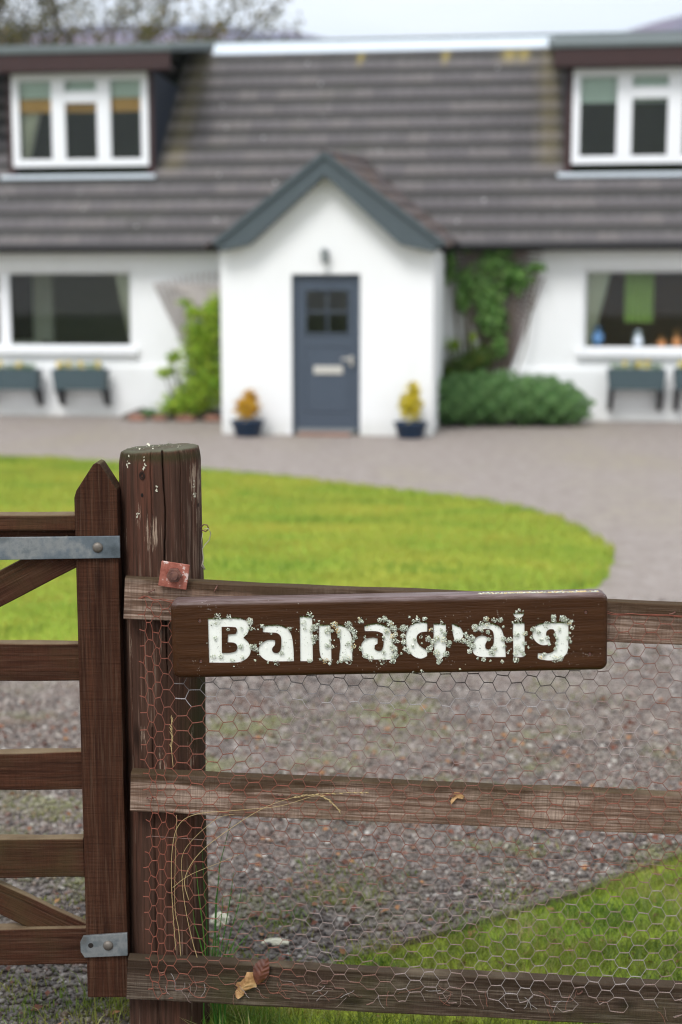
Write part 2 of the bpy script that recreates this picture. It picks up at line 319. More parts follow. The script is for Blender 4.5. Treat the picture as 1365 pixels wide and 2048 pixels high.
t = NT('hillside'); v = t.mapp(); n = t.noise(v, .004, 6, .6); n2 = t.noise(v, .03, 4)
M['hill'] = t.done(t.ramp(n, [(.35, (.05, .055, .08)), (.5, (.11, .075, .11)), (.65, (.19, .10, .13))]), .95, None, .1)

# ------------------------------------------------------------------ mesh helpers
def obj(name, V, Fc, m, parent=None, mat_w=None, smooth=False, attrs=None, uv=None):
    me = bpy.data.meshes.new(name); V = np.asarray(V, dtype=np.float64)
    if isinstance(Fc, np.ndarray) and Fc.ndim == 2:
        k = Fc.shape[1]; me.vertices.add(len(V)); me.vertices.foreach_set('co', V.astype(np.float32).ravel())
        me.loops.add(Fc.size); me.loops.foreach_set('vertex_index', Fc.astype(np.int32).ravel())
        me.polygons.add(len(Fc)); me.polygons.foreach_set('loop_start', np.arange(0, Fc.size, k, dtype=np.int32))
        me.update(calc_edges=True)
    else: me.from_pydata([tuple(x) for x in V], [], [tuple(int(i) for i in f) for f in Fc]); me.update()
    if attrs:
        for an, av in attrs.items():
            a = me.attributes.new(an, 'FLOAT', 'POINT'); a.data.foreach_set('value', np.asarray(av, dtype=np.float32))
    if uv is not None:
        ul = me.uv_layers.new(name='UVMap'); ul.data.foreach_set('uv', np.asarray(uv, dtype=np.float32).ravel())
    me.materials.append(m)
    if smooth: me.polygons.foreach_set('use_smooth', np.ones(len(me.polygons), dtype=bool))
    o = bpy.data.objects.new(name, me); COL.objects.link(o)
    if mat_w is not None: o.matrix_world = mat_w
    if parent is not None: o.parent = parent
    return o
def tag(o, label, cat=None, group=None, kind=None):
    if label: o['label'] = label
    if cat: o['category'] = cat
    if group: o['group'] = group
    if kind: o['kind'] = kind
    return o
def empty(name, label, cat, mw=None, group=None):
    o = bpy.data.objects.new(name, None); COL.objects.link(o); o.empty_display_size = .1
    if mw is not None: o.matrix_world = mw
    return tag(o, label, cat, group)
class MB:
    def __init__(s): s.v = []; s.f = []
    def add(s, V, Fc):
        b = len(s.v); s.v += [tuple(x) for x in V]; s.f += [tuple(i+b for i in f) for f in Fc]; return s
    def box(s, x0, x1, y0, y1, z0, z1):
        V = [(x, y, z) for z in (z0, z1) for y in (y0, y1) for x in (x0, x1)]
        return s.add(V, [(0, 2, 3, 1), (4, 5, 7, 6), (0, 1, 5, 4), (2, 6, 7, 3), (0, 4, 6, 2), (1, 3, 7, 5)])
    def prism(s, poly, y0, y1, axis='Y'):
        """poly of (x,z), extruded from y0 (front) to y1 (back)"""
        n = len(poly); V = [(x, y0, z) for x, z in poly]+[(x, y1, z) for x, z in poly]
        if axis == 'X': V = [(y, x, z) for x, y, z in V]
        Fc = [tuple(range(n)), tuple(range(2*n-1, n-1, -1))]+[(i, i+n, (i+1) % n+n, (i+1) % n) for i in range(n)]
        return s.add(V, Fc)
    def lathe(s, prof, cx=0, cy=0, n=24):
        V = []; Fc = []
        for r, z in prof:
            for i in range(n): V.append((cx+r*math.cos(2*math.pi*i/n), cy+r*math.sin(2*math.pi*i/n), z))
        for k in range(len(prof)-1):
            for i in range(n): Fc.append((k*n+i, k*n+(i+1) % n, (k+1)*n+(i+1) % n, (k+1)*n+i))
        Fc.append(tuple(range(n))[::-1]); Fc.append(tuple(range((len(prof)-1)*n, len(prof)*n)))
        return s.add(V, Fc)
    def tube(s, pts, r, n=6, cap=True):
        pts = [Vector(p) for p in pts]; rs = r if isinstance(r, (list, tuple)) else [r]*len(pts); V = []; Fc = []
        for i, p in enumerate(pts):
            d = (pts[min(i+1, len(pts)-1)]-pts[max(i-1, 0)]).normalized()
            a = d.cross(Vector((0, 0, 1)) if abs(d.z) < .9 else Vector((0, 1, 0))).normalized(); b = d.cross(a)
            for k in range(n): V.append(p+(a*math.cos(2*math.pi*k/n)+b*math.sin(2*math.pi*k/n))*rs[i])
        for i in range(len(pts)-1):
            for k in range(n): Fc.append((i*n+k, i*n+(k+1) % n, (i+1)*n+(k+1) % n, (i+1)*n+k))
        if cap: Fc += [tuple(range(n))[::-1], tuple(range((len(pts)-1)*n, len(pts)*n))]
        return s.add(V, Fc)
    def make(s, name, m, parent=None, mw=None, smooth=False, bevel=0, seg=2):
        o = obj(name, s.v, s.f, m, parent, mw, smooth)
        bm = bmesh.new(); bm.from_mesh(o.data); bmesh.ops.recalc_face_normals(bm, faces=bm.faces)
        if bevel: bmesh.ops.bevel(bm, geom=bm.edges[:], offset=bevel, segments=seg, profile=.6, affect='EDGES', clamp_overlap=True)
        bm.to_mesh(o.data); bm.free(); return o
def hbox(name, m, parent, x0, x1, y0, y1, z0, z1, bevel=0): return MB().box(x0, x1, y0, y1, z0, z1).make(name, m, parent, bevel=bevel)

def cards(P, Nn, size, aspect=.6, fold=.15, seed=0):
    """leaf-shaped faces: P centres, Nn normals, size lengths -> verts, quads as two tris with a fold"""
    r = np.random.default_rng(seed); n = len(P); t = r.normal(size=(n, 3)); Nn = Nn/np.linalg.norm(Nn, axis=1, keepdims=True)
    t -= (t*Nn).sum(1, keepdims=True)*Nn; t /= np.linalg.norm(t, axis=1, keepdims=True); b = np.cross(Nn, t); s = np.asarray(size).reshape(-1, 1)*np.ones((n, 1))
    V = np.stack([P-t*s*.5, P+b*s*aspect*.5+Nn*s*fold, P+t*s*.5, P-b*s*aspect*.5+Nn*s*fold], 1).reshape(-1, 3)
    i = np.arange(n)[:, None]*4; Fc = np.concatenate([i+[0, 1, 2], i+[0, 2, 3]], 0)
    return V, Fc
def foliage(name, P, Nn, size, m, parent=None, mw=None, aspect=.6, seed=0, rnd=None):
    V, Fc = cards(P, Nn, size, aspect, .15, seed); r = np.random.default_rng(seed+1).random(len(P)) if rnd is None else rnd
    return obj(name, V, Fc, m, parent, mw, attrs={'rnd': np.repeat(r, 4)})
def foliage_st(*a, **k):
    o = foliage(*a, **k); o['kind'] = 'stuff'; return o
def blob_points(blobs, n, seed=0, shell=.55, lump=.25):
    r = np.random.default_rng(seed); B = np.array(blobs, dtype=float); vol = B[:, 3]*B[:, 4]*B[:, 5]; k = r.choice(len(B), n, p=vol/vol.sum())
    d = r.normal(size=(n, 3)); d /= np.linalg.norm(d, axis=1, keepdims=True); rad = shell+(1-shell)*r.random(n)**.6; rad *= 1+lump*(np.sin(d[:, 0]*9+k)*np.sin(d[:, 2]*8+k*2))
    P = B[k, :3]+d*B[k, 3:6]*rad[:, None]; Nn = d+r.normal(size=(n, 3))*.6+[0, -.2, .4]; return P, Nn
def blades(pts, h, wid, m, name, lean=.5, seed=0, base_z=None, label=None, rnd=None, hvar=.5):
    r = np.random.default_rng(seed); n = len(pts); a = r.random(n)*2*np.pi; hh = h*(1-hvar/2+hvar*r.random(n)); w_ = wid*(.7+.6*r.random(n))
    dx, dy = np.cos(a), np.sin(a); ln = lean*hh*r.random(n); b = r.random(n)*2*np.pi; lx, ly = np.cos(b)*ln, np.sin(b)*ln
    z0 = np.zeros(n) if base_z is None else base_z; x, y = pts[:, 0], pts[:, 1]
    V = np.stack([np.stack([x-dx*w_/2, y-dy*w_/2, z0], 1), np.stack([x+dx*w_/2, y+dy*w_/2, z0], 1),
                  np.stack([x+dx*w_*.4+lx*.35, y+dy*w_*.4+ly*.35, z0+hh*.6], 1), np.stack([x-dx*w_*.4+lx*.35, y-dy*w_*.4+ly*.35, z0+hh*.6], 1),
                  np.stack([x+lx, y+ly, z0+hh], 1)], 1).reshape(-1, 3)
    i = np.arange(n)[:, None]*5; Fc = np.concatenate([i+[0, 1, 2], i+[0, 2, 3], i+[3, 2, 4]], 0)
    return obj(name, V, Fc, m, attrs={'rnd': np.repeat(r.random(n) if rnd is None else rnd, 5)})
def in_poly(P, poly):
    x, y = P[:, 0], P[:, 1]; c = np.zeros(len(P), bool); n = len(poly)
    for i in range(n):
        x0, y0 = poly[i]; x1, y1 = poly[(i+1) % n]
        if y0 == y1: continue
        c ^= ((y0 > y) != (y1 > y)) & (x < (x1-x0)*(y-y0)/(y1-y0)+x0)
    return c

# ================================================================== GROUND
S = 1600
o = obj('ground', [(-S, -200, -.03), (S, -200, -.03), (S, 2700, -.03), (-S, 2700, -.03)], np.array([[0, 1, 2, 3]]), M['field']); tag(o, 'green field around and behind the cottage', 'ground', kind='structure')
def sheet(name, x0, x1, y0, y1, z, m, step=.5, amp=.0):
    nx = int((x1-x0)/step)+1; ny = int((y1-y0)/step)+1; X, Y = np.meshgrid(np.linspace(x0, x1, nx), np.linspace(y0, y1, ny)); Z = z+amp*np.sin(X*1.7+Y*.6)*np.sin(Y*1.3-X*.4)
    i = np.arange((ny-1)*(nx-1)); a = (i//(nx-1))*nx+i % (nx-1); Fc = np.stack([a, a+1, a+nx+1, a+nx], 1)
    return obj(name, np.stack([X.ravel(), Y.ravel(), Z.ravel()], 1), Fc, m)
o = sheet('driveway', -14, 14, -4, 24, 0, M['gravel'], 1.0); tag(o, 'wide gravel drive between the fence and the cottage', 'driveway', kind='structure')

# far lawn
edge = [(-500, 915), (-200, 914), (0, 919), (150, 924), (410, 945), (600, 962), (800, 986), (950, 1003), (1050, 1022), (1140, 1050), (1200, 1085), (1226, 1115), (1222, 1140), (1195, 1172), (1120, 1200), (950, 1235), (700, 1275), (400, 1315), (150, 1345), (0, 1352), (-500, 1352)]
LP = [gd(*p) for p in edge]
# catmull smoothing of the outline
def smooth_loop(P, k=6):
    n = len(P); o_ = []
    for i in range(n):
        p0, p1, p2, p3 = (np.array(P[(i+j-1) % n]) for j in range(4))
        for s_ in range(k):
            u = s_/k; o_.append(tuple(.5*((2*p1)+(-p0+p2)*u+(2*p0-5*p1+4*p2-p3)*u*u+(-p0+3*p1-3*p2+p3)*u**3)))
    return o_
LPs = [(x+.05*mnoise.noise(Vector((x*4, y*4, 0)))+.03*mnoise.noise(Vector((x*15, y*15, 2))), y+.10*mnoise.noise(Vector((x*4, y*4, 7)))+.06*mnoise.noise(Vector((x*15, y*15, 4)))) for x, y in smooth_loop(LP, 14)]; c = np.mean(LPs, 0)
V = [(x, y, .004) for x, y in LPs]+[(x+(c[0]-x)*.03, y+(c[1]-y)*.03, .035) for x, y in LPs]; n = len(LPs)
o = obj('lawn', V, [(i, (i+1) % n, (i+1) % n+n, i+n) for i in range(n)]+[tuple(range(n, 2*n))], M['lawn']); tag(o, 'mown lawn curving in front of the cottage', 'lawn', kind='structure')
A = np.array(LPs); P = rng.uniform(A.min(0), A.max(0), (150000, 2)); P = P[in_poly(P, LPs)]
P = P[np.abs(P[:, 0]) < .30*P[:, 1]+1.0]
o = blades(P, .045, .010, M['blade_far'], 'grass', .6, 3, np.full(len(P), .02)); tag(o, 'short yellow green grass of the lawn in front of the cottage', 'grass', kind='stuff')

# near lawn, right of the post
edge2 = [(380, 2140), (400, 2040), (440, 2012), (560, 1990), (640, 1945), (700, 1922), (790, 1900), (980, 1848), (1150, 1798), (1270, 1750), (1365, 1716), (1700, 1600), (1900, 1600), (1900, 2400), (380, 2400)]
NP = [gd(*p) for p in edge2]
V = [(x, y, .006) for x, y in NP]; c = np.mean(NP, 0)
o = obj('lawn', V, [tuple(range(len(NP)))], M['lawn']); tag(o, 'grass verge behind the low rail at the right', 'lawn', kind='structure')
A = np.array(NP); P = rng.uniform((-.7, 2.2), (2.2, 5.6), (210000, 2)); P = P[in_poly(P, NP)]
cl = np.array([mnoise.noise(Vector((x*7, y*7, 0))) for x, y in P]); P = P[(cl > -.25) | (rng.random(len(P)) < .6)]
cl = np.array([mnoise.noise(Vector((x*3, y*3, 5))) for x, y in P])
o = blades(P, .034, .0024, M['blade'], 'grass', 1.5, 5, rnd=np.clip(.48+cl*.75+rng.normal(size=len(P))*.25, 0, 1), hvar=1.1); tag(o, 'rough green grass of the verge at the right behind the fence', 'grass', kind='stuff')
# thin grass and weeds in the gravel
cen = [gd(*p) for p in [(610, 1425), (790, 1445), (520, 1480), (930, 1500), (745, 1500), (1270, 1590), (700, 1790), (640, 1800), (570, 1835), (560, 1855), (660, 1745), (720, 1770), (760, 1900), (690, 1760), (600, 1785), (1070, 1700), (1250, 1650), (905, 1840), (1010, 1790), (200, 2030), (150, 2020), (230, 2025), (60, 2035), (100, 1640), (30, 1700), (120, 1900), (430, 1925), (470, 1940), (445, 1900), (150, 1700), (20, 1990), (100, 2000), (1100, 1380), (330, 1960), (1190, 1400)]]
W = np.concatenate([np.array(c_)+rng.normal(size=(k, 2))*[s1, s1*.9] for c_, k, s1 in [(c_, random.randint(30, 120), random.uniform(.04, .09)*(1 if c_[1] < 5 else 1.6)) for c_ in cen]])
ex = rng.uniform((-1.6, 2.6), (1.6, 4.0), (2600, 2)); cl = np.array([mnoise.noise(Vector((x*4, y*4, 9))) for x, y in ex]); W = np.concatenate([W, ex[cl > .18]])
lf = rng.uniform((-1.3, 2.7), (-.42, 3.9), (5200, 2)); cl = np.array([mnoise.noise(Vector((x*5, y*5, 3))) for x, y in lf]); W = np.concatenate([W, lf[cl > .22]])
o = blades(W, .020, .0032, M['blade'], 'weeds', 1.2, 8, hvar=1.0); tag(o, 'small tufts of grass and moss growing through the gravel', 'weeds', kind='stuff')

# loose stones
def ico():
    bm = bmesh.new(); bmesh.ops.create_icosphere(bm, subdivisions=1, radius=1); v = np.array([x.co[:] for x in bm.verts]); f = np.array([[q.index for q in x.verts] for x in bm.faces]); bm.free(); return v, f
iv, if_ = ico()
def stones(P, size, name, m, seed=1, z=.0):
    r = np.random.default_rng(seed); n = len(P); sc_ = size[:, None]*(np.array([.62, .5, .33])+r.random((n, 3))*[.3, .25, .2]); jit = 1+r.normal(size=(n, len(iv), 1))*.13
    a = r.random(n)*6.283; ca, sa = np.cos(a), np.sin(a); v_ = iv[None]*jit*sc_[:, None, :]; tl = r.normal(size=(n, 1))*.25; v_[..., 2] += v_[..., 0]*tl
    X = v_[..., 0]*ca[:, None]-v_[..., 1]*sa[:, None]+P[:, 0:1]; Y = v_[..., 0]*sa[:, None]+v_[..., 1]*ca[:, None]+P[:, 1:2]; Z = v_[..., 2]+sc_[:, 2:3]*.55+z
    V = np.stack([X, Y, Z], 2).reshape(-1, 3); Fc = (if_[None]+(np.arange(n)*len(iv))[:, None, None]).reshape(-1, 3)
    return obj(name, V, Fc, m, attrs={'rnd': np.repeat(r.random(n)**1.15, len(iv))})
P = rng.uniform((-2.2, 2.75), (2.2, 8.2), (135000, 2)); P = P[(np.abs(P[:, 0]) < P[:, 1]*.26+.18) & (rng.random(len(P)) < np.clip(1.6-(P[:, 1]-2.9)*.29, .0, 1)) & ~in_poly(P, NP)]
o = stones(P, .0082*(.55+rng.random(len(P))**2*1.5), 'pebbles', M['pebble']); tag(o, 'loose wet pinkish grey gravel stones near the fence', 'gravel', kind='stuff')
P = rng.uniform((-1.4, 2.8), (1.5, 6), (1500, 2)); P = P[(np.abs(P[:, 0]) < P[:, 1]*.26+.1)]
Nn = rng.normal(size=(len(P), 3))*.35+[0, 0, 1]
o = foliage('leaf_litter', np.c_[P, np.full(len(P), .012)], Nn, .012+rng.random(len(P))*.022, M['litter'], aspect=.7, seed=4); tag(o, 'scattered red brown scraps of dead leaves on the gravel', 'leaf litter', kind='stuff')

# edging strip of the near lawn
mb = MB(); ep = [gd(*p) for p in [(640, 1945), (790, 1900), (870, 1880), (980, 1848), (1080, 1818), (1160, 1795), (1270, 1750), (1365, 1716), (1700, 1600)]]
for (x0, y0), (x1, y1) in zip(ep[1:-1], ep[2:]):
    d = Vector((x1-x0, y1-y0, 0)).normalized(); n_ = Vector((-d.y, d.x, 0))*.006
    q = [Vector((x0, y0, 0))-n_, Vector((x1, y1, 0))-n_, Vector((x1, y1, 0))+n_, Vector((x0, y0, 0))+n_]; hz = .022
    mb.add([(p.x, p.y, -.01) for p in q]+[(p.x, p.y, hz) for p in q], [(0, 3, 2, 1), (4, 5, 6, 7), (0, 1, 5, 4), (1, 2, 6, 5), (2, 3, 7, 6), (3, 0, 4, 7)])
tag(mb.make('lawn_edging', M['edging']), 'thin dark edging strip between gravel and right hand verge', 'edging')

# pale lichened stones by the post
for px, py, s_, lb in [(440, 1850, .030, 'pale round stone among grass stems beside the gate post'), (552, 1888, .030, 'pale flat stone on gravel behind the low rail, right of the dead leaves')]:
    x, y = gd(px, py); bm = bmesh.new(); bmesh.ops.create_icosphere(bm, subdivisions=4, radius=1)
    for v_ in bm.verts:
        nn = mnoise.noise(v_.co*2.3+Vector((px, 0, 0))); v_.co *= (1+nn*.35); k = (1.0, .8, .9) if px == 440 else (1.5, .6, .35)
        v_.co = Vector((v_.co.x*s_*k[0]*.8, v_.co.y*s_*k[1]*.8, v_.co.z*s_*k[2]*.8+s_*k[2]*.55))
    me = bpy.data.meshes.new('stone'); bm.to_mesh(me); bm.free(); me.materials.append(M['pale_stone'])
    o = bpy.data.objects.new('stone', me); COL.objects.link(o); o.location = (x, y, 0); tag(o, lb, 'stone')

# ================================================================== HILLS, TREE
prof = [(-900, 60), (-300, 75), (0, 70), (150, 62), (300, 56), (380, 52), (440, 50), (500, 62), (540, 72), (585, 66), (640, 79), (800, 120), (1000, 130), (1120, 92), (1200, 72), (1280, 52), (1365, 34), (1500, 15), (1900, -40)]
pxs = [p[0] for p in prof]; pys = [p[1] for p in prof]
gx = np.linspace(-1500, 1500, 240); gy = np.linspace(900, 2600, 44); V = []
for y in gy:
    for x in gx:
        px = 682.5+x/1800*F*math.cos(TH)*1.0; z = at(px, np.interp(px, pxs, pys), 1800).z
        k = math.exp(-((y-1800)/420)**2); V.append((x, y, max(-5, z*k)+8*mnoise.noise(Vector((x*.008, y*.008, 0)))*k-4*(1-k)))
nx = len(gx); ny = len(gy); i = np.arange((ny-1)*(nx-1)); a = (i//(nx-1))*nx+i % (nx-1)
o = obj('hills', V, np.stack([a, a+1, a+nx+1, a+nx], 1), M['hill'], smooth=True); tag(o, 'purple heather hills behind the cottage roof', 'hills', kind='structure')

def tree(x0, y0, hgt, seed, label):
    r = random.Random(seed); root = empty('tree', label, 'tree', Matrix.Translation((x0, y0, 0))); tb = MB(); tips = []
    def grow(p, d, ln, rad, lv):
        pts = [p]; rs = [rad]; q = p.copy(); n_ = 4
        for k in range(n_):
            d = (d+Vector((r.uniform(-.22, .22), r.uniform(-.22, .22), r.uniform(-.12, .16)))).normalized(); q = q+d*ln/n_; pts.append(q.copy()); rs.append(rad*(1-.45*(k+1)/n_))
            if lv > 2: tips.append(q.copy())
        tb.tube(pts, rs, 5 if lv > 1 else 9, False)
        if lv >= 5: return
        for k in range(3 if lv > 0 else 6):
            s_ = pts[r.randint(1 if lv else 2, n_)]; dd = (d*.7+Vector((r.uniform(-1, 1), r.uniform(-1, 1), r.uniform(-.35, .6)))*(.8 if lv else 1.1)).normalized(); grow(s_.copy(), dd, ln*r.uniform(.55, .8), rad*.55, lv+1)
        grow(pts[-1].copy(), d, ln*.72, rad*.55, lv+1)
    grow(Vector((0, 0, 0)), Vector((0, 0, 1)), hgt*.38, .17, 0)
    tb.make('trunk', M['bark'], root)
    T = np.array([p[:] for p in tips]); rr = np.random.default_rng(seed); k = rr.integers(0, len(T), 19000); P = T[k]+rr.normal(size=(len(k), 3))*.11
    foliage('crown', P, rr.normal(size=(len(k), 3)), .09+rr.random(len(k))*.07, M['treeleaf'], root, seed=seed); return root
q = at(60, 60, 34); tree(q.x, 34, 15, 11, 'sparse tree coming into leaf behind the cottage, upper left')

# ================================================================== COTTAGE (house frame)
house = empty('cottage', 'white roadside cottage with brown tiled roof, two dormers and gabled porch', 'house', HM)
WW = 2.8; EW, EZ = 2.5, 2.585; SL = math.tan(R(42)); RW = 6.45; RZ = EZ+SL*(RW-EW)
def roof_w(px, py):
    lo, hi = EW-1, RW+1
    for _ in range(50):
        m_ = (lo+hi)/2
        if hu(px, py, m_)[1] > EZ+SL*(m_-EW): lo = m_
        else: hi = m_
    return lo
U0, U1 = -9.0, 9.5
# window openings in the front wall
lx1, lzt = hu(262, 540, WW); _, lzb = hu(262, 697, WW); rx0, rzt = hu(1168, 537, WW); _, rzb = hu(1168, 701, WW)
LW = (lx1-3.2, lx1, lzb, lzt); RWn = (rx0, rx0+2.6, rzb, rzt)
def wall_holes(mb, x0, x1, z0, z1, holes, y0, y1):
    xs = sorted({x0, x1, *[h[0] for h in holes], *[h[1] for h in holes]}); zs = sorted({z0, z1, *[h[2] for h in holes], *[h[3] for h in holes]})
    for a, b in zip(xs, xs[1:]):
        for c_, d_ in zip(zs, zs[1:]):
            if any(h[0] <= (a+b)/2 <= h[1] and h[2] <= (c_+d_)/2 <= h[3] for h in holes): continue
            for y in (y0, y1): mb.add([(a, y, c_), (b, y, c_), (b, y, d_), (a, y, d_)], [(0, 1, 2, 3)])
    for h in holes: mb.add([(h[0], y0, h[2]), (h[1], y0, h[2]), (h[1], y0, h[3]), (h[0], y0, h[3]), (h[0], y1, h[2]), (h[1], y1, h[2]), (h[1], y1, h[3]), (h[0], y1, h[3])], [(0, 1, 5, 4), (1, 2, 6, 5), (2, 3, 7, 6), (3, 0, 4, 7)])
def rawmesh(mb, name, m, parent, mw=None): return obj(name, mb.v, mb.f, m, parent, mw)
mb = MB(); wall_holes(mb, U0, U1, 0, EZ+.18, [LW, RWn], WW, WW+.3)
mb.box(U0, U0+.3, WW+.302, 10, 0, EZ); mb.box(U1-.3, U1, WW+.302, 10, 0, EZ); mb.box(U0, U1, 10.002, 10.3, 0, EZ)
for ux in (U0, U1-.3): mb.prism([(WW+.302, EZ+.002), (10.298, EZ+.002), (RW, RZ-.2)], ux, ux+.3, 'X')
o = rawmesh(mb, 'wall', M['wall'], house)
# plinth and sills
PZ = hu(250, 734, WW)[1]
mb = MB(); mb.box(U0, -1.41, WW-.07, WW-.002, 0, PZ); mb.box(1.41, U1, WW-.07, WW-.002, 0, PZ); mb.make('plinth', M['wall'], house, bevel=.012)
for wn_ in (LW, RWn): hbox('window_sill', M['white'], house, wn_[0]-.08, wn_[1]+.10, WW-.10, WW-.003, wn_[2]-.09, wn_[2]-.003, .01)
# interior
mb = MB(); mb.box(U0+.31, U1-.31, WW+.31, 9.99, -.02, .02); mb.make('floor', M['floor_in'], house)
mb = MB(); mb.box(U0+.31, U1-.31, WW+.305, 9.99, 2.50, 2.56); mb.box(U0+.31, U1-.31, 7.4, 7.5, .03, 2.49); mb.box(-1.6, -1.5, WW+.31, 7.39, .03, 2.49); mb.box(1.5, 1.6, WW+.31, 7.39, .03, 2.49)
mb.make('inner_wall', M['inner'], house); MB().box(U0+.31, U1-.31, 7.0, 7.05, 2.57, 6.0).make('attic_wall', M['attic'], house); hbox('cabinet', M['cabinet'], house, 2.6, 6.5, 5.2, 5.7, .03, 2.2); hbox('dark_alcove', M['brown'], house, hu(20, 600, 4.5)[0], hu(62, 600, 4.5)[0], 4.5, 4.6, .9, 2.4); hbox('sofa', M['curtain'], house, hu(25, 600, 4.2)[0], hu(90, 600, 4.2)[0], 4.0, 4.4, .03, 1.12)

def window(name, x0, x1, z0, z1, y, bars, trans, parent, fr=.07, lights=None):
    """frame with vertical bars at given x; trans: list of (xa, xb, z) transoms"""
    mb = MB(); d = .07
    mb.box(x0, x1, y, y+d, z0, z0+fr); mb.box(x0, x1, y, y+d, z1-fr, z1)
    mb.box(x0, x0+fr, y+.001, y+d-.001, z0+fr, z1-fr); mb.box(x1-fr, x1, y+.001, y+d-.001, z0+fr, z1-fr)
    for b in bars: mb.box(b[0], b[1], y-.004, y+d-.004, z0+fr, z1-fr)
    for (xa, xb, za, zb) in trans: mb.box(xa, xb, y-.006, y+d-.006, za, zb)
    f_ = mb.make(name, M['white'], parent, bevel=.006)
    g = MB(); g.box(x0+.02, x1-.02, y+.035, y+.045, z0+.02, z1-.02); g.make('pane', M['glass'], f_)
    return f_
yF = WW+.10
bx = hu(20, 600, yF)[0]; bx0 = hu(-1, 600, yF)[0]
window('window', LW[0]+.002, LW[1]-.002, LW[2]+.002, LW[3]-.002, yF, [(bx0, bx), (bx0-.75, bx0-.68)], [(bx0-.68, bx0, LW[3]-.42, LW[3]-.36)], house, .05)
window('window', RWn[0]+.002, RWn[1]-.002, RWn[2]+.002, RWn[3]-.002, yF, [(RWn[0]+1.75, RWn[0]+1.83)], [], house, .05)

def curtain(name, x0, x1, z0, z1, y, m, parent, taper=0, side=0, n=60):
    V = []; 
    for k in range(13):
        t_ = k/12; z = z1+(z0-z1)*t_
        for i in range(n):
            s_ = i/(n-1); xa = x0+(taper*t_ if side > 0 else 0); xb = x1-(taper*t_ if side < 0 else 0)
            V.append((xa+(xb-xa)*s_, y+.025*math.sin(s_*n*.55)+.01*math.sin(k), z))
    nx = n; i = np.arange(12*(nx-1)); a = (i//(nx-1))*nx+i % (nx-1)
    f_ = np.stack([a, a+1, a+nx+1, a+nx], 1); V2 = V+[(x, y_+.004, z) for x, y_, z in V]
    return obj(name, V2, np.concatenate([f_, f_[:, ::-1]+len(V)]), m, parent, smooth=True)
yi = WW+.24
# curtains and things on the inside window ledges
o = curtain('curtain', LW[1]-.32, LW[1]-.04, LW[2]+.05, LW[3]-.03, yi, M['curtain'], house, .22, 1)
o = curtain('curtain', RWn[0]+.03, RWn[0]+.42, RWn[2]+.04, RWn[3]-.03, yi, M['curtain'], house, .27, -1)
gx0 = hu(1250, 600, 3.35)[0]; gx1 = hu(1308, 600, 3.35)[0]; zt_ = hu(1250, 535, 3.35)[1]; zb_ = hu(1250, 645, 3.35)[1]
curtain('curtain', gx0, gx1, zb_, zt_, 3.35, M['green_cloth'], house)
px0, _ = hu(62, 600, 4.6); px1, _ = hu(105, 600, 4.6)
hbox('inner_panel', M['curtain'], house, px0, px1, 4.6, 4.7, .03, 2.4)
def hthing(mb, name, m, label, cat, u, w_, z=0, smooth=True, group=None):
    o = mb.make(name, m, None, HM @ Matrix.Translation((u, w_, z)), smooth); return tag(o, label, cat, group)
u_, z_ = hu(1195, 694, yi); hthing(MB().lathe([(.05, 0), (.09, .08), (.10, .16), (.05, .25), (.07, .29)]), 'vase', M['bluechina'], 'blue china vase on the ledge of the right window', 'vase', u_, WW+.2, RWn[2]+.055)
u_, _ = hu(1275, 694, yi); hthing(MB().lathe([(.07, 0), (.09, .07), (.07, .16), (.05, .20), (.07, .24)]), 'jug', M['whitechina'], 'white jug on the ledge of the right window', 'jug', u_, WW+.2, RWn[2]+.055)
for px, h_, lb in [(1322, .17, 'small orange clay figure on the right window ledge, nearer the jug'), (1352, .26, 'taller orange clay figure on the right window ledge by the frame edge')]:
    u_, _ = hu(px, 694, yi); hthing(MB().lathe([(.07, 0), (.09, h_*.25), (.07, h_*.5), (.045, h_*.62), (.05, h_*.75), (.02, h_)]), 'ornament', M['clay'], lb, 'ornament', u_, WW+.2, RWn[2]+.055, group='clay figures on the window ledge')
hbox('inner_ledge', M['white'], house, RWn[0]+.003, RWn[1]-.003, WW+.175, WW+.42, RWn[2]+.004, RWn[2]+.05)

# main roof tiles
def tiles(name, fn, nu, nv, m, parent, per=6, bumpn=.018, step=.022, skip=None, lich=None):
    V = []; Fc = []; uvs = []; la = []
    prof = [0, .6, 1, .6, 0, .35, 1, .5]; per = len(prof)
    for j in range(nv):
        rowv = []
        for e, (vv, lift) in enumerate(((j-.12, .004+step), (j+1.0, .004))):
            base = len(V); rowv.append(base)
            for i in range(nu*per+1):
                u = i/per; p, nn = fn(u, vv); b = prof[i % per]*bumpn
                V.append(tuple(p+nn*(lift+b))); la.append(lich(u, vv) if lich else 0)
        base = len(V)
        for i in range(nu*per+1):
            p, nn = fn(i/per, j-.12); V.append(tuple(p-nn*.01)); la.append(la[rowv[0]+i])
        for i in range(nu*per):
            if skip and skip((i+.5)/per, j+.5): continue
            Fc.append((rowv[0]+i, rowv[0]+i+1, rowv[1]+i+1, rowv[1]+i)); u0, u1 = i/per, (i+1)/per; uvs += [(u0+1e-3, j+.001), (u1-1e-3, j+.001), (u1-1e-3, j+.999), (u0+1e-3, j+.999)]
            Fc.append((base+i, base+i+1, rowv[0]+i+1, rowv[0]+i)); uvs += [(u0+1e-3, j+.97), (u1-1e-3, j+.97), (u1-1e-3, j+.99), (u0+1e-3, j+.99)]
    return obj(name, V, np.array(Fc), m, parent, attrs={'lich': la}, uv=uvs)
nv = 13; LR = (RW-EW)/math.cos(R(42)); tw = .32; nu = int((U1-U0+.4)/tw); nrm = Vector((0, -math.sin(R(42)), math.cos(R(42))))
def rf(u, v): return Vector((U0-.2+u*tw, EW+(RW-EW)*v/nv, EZ+(RZ-EZ)*v/nv)), nrm
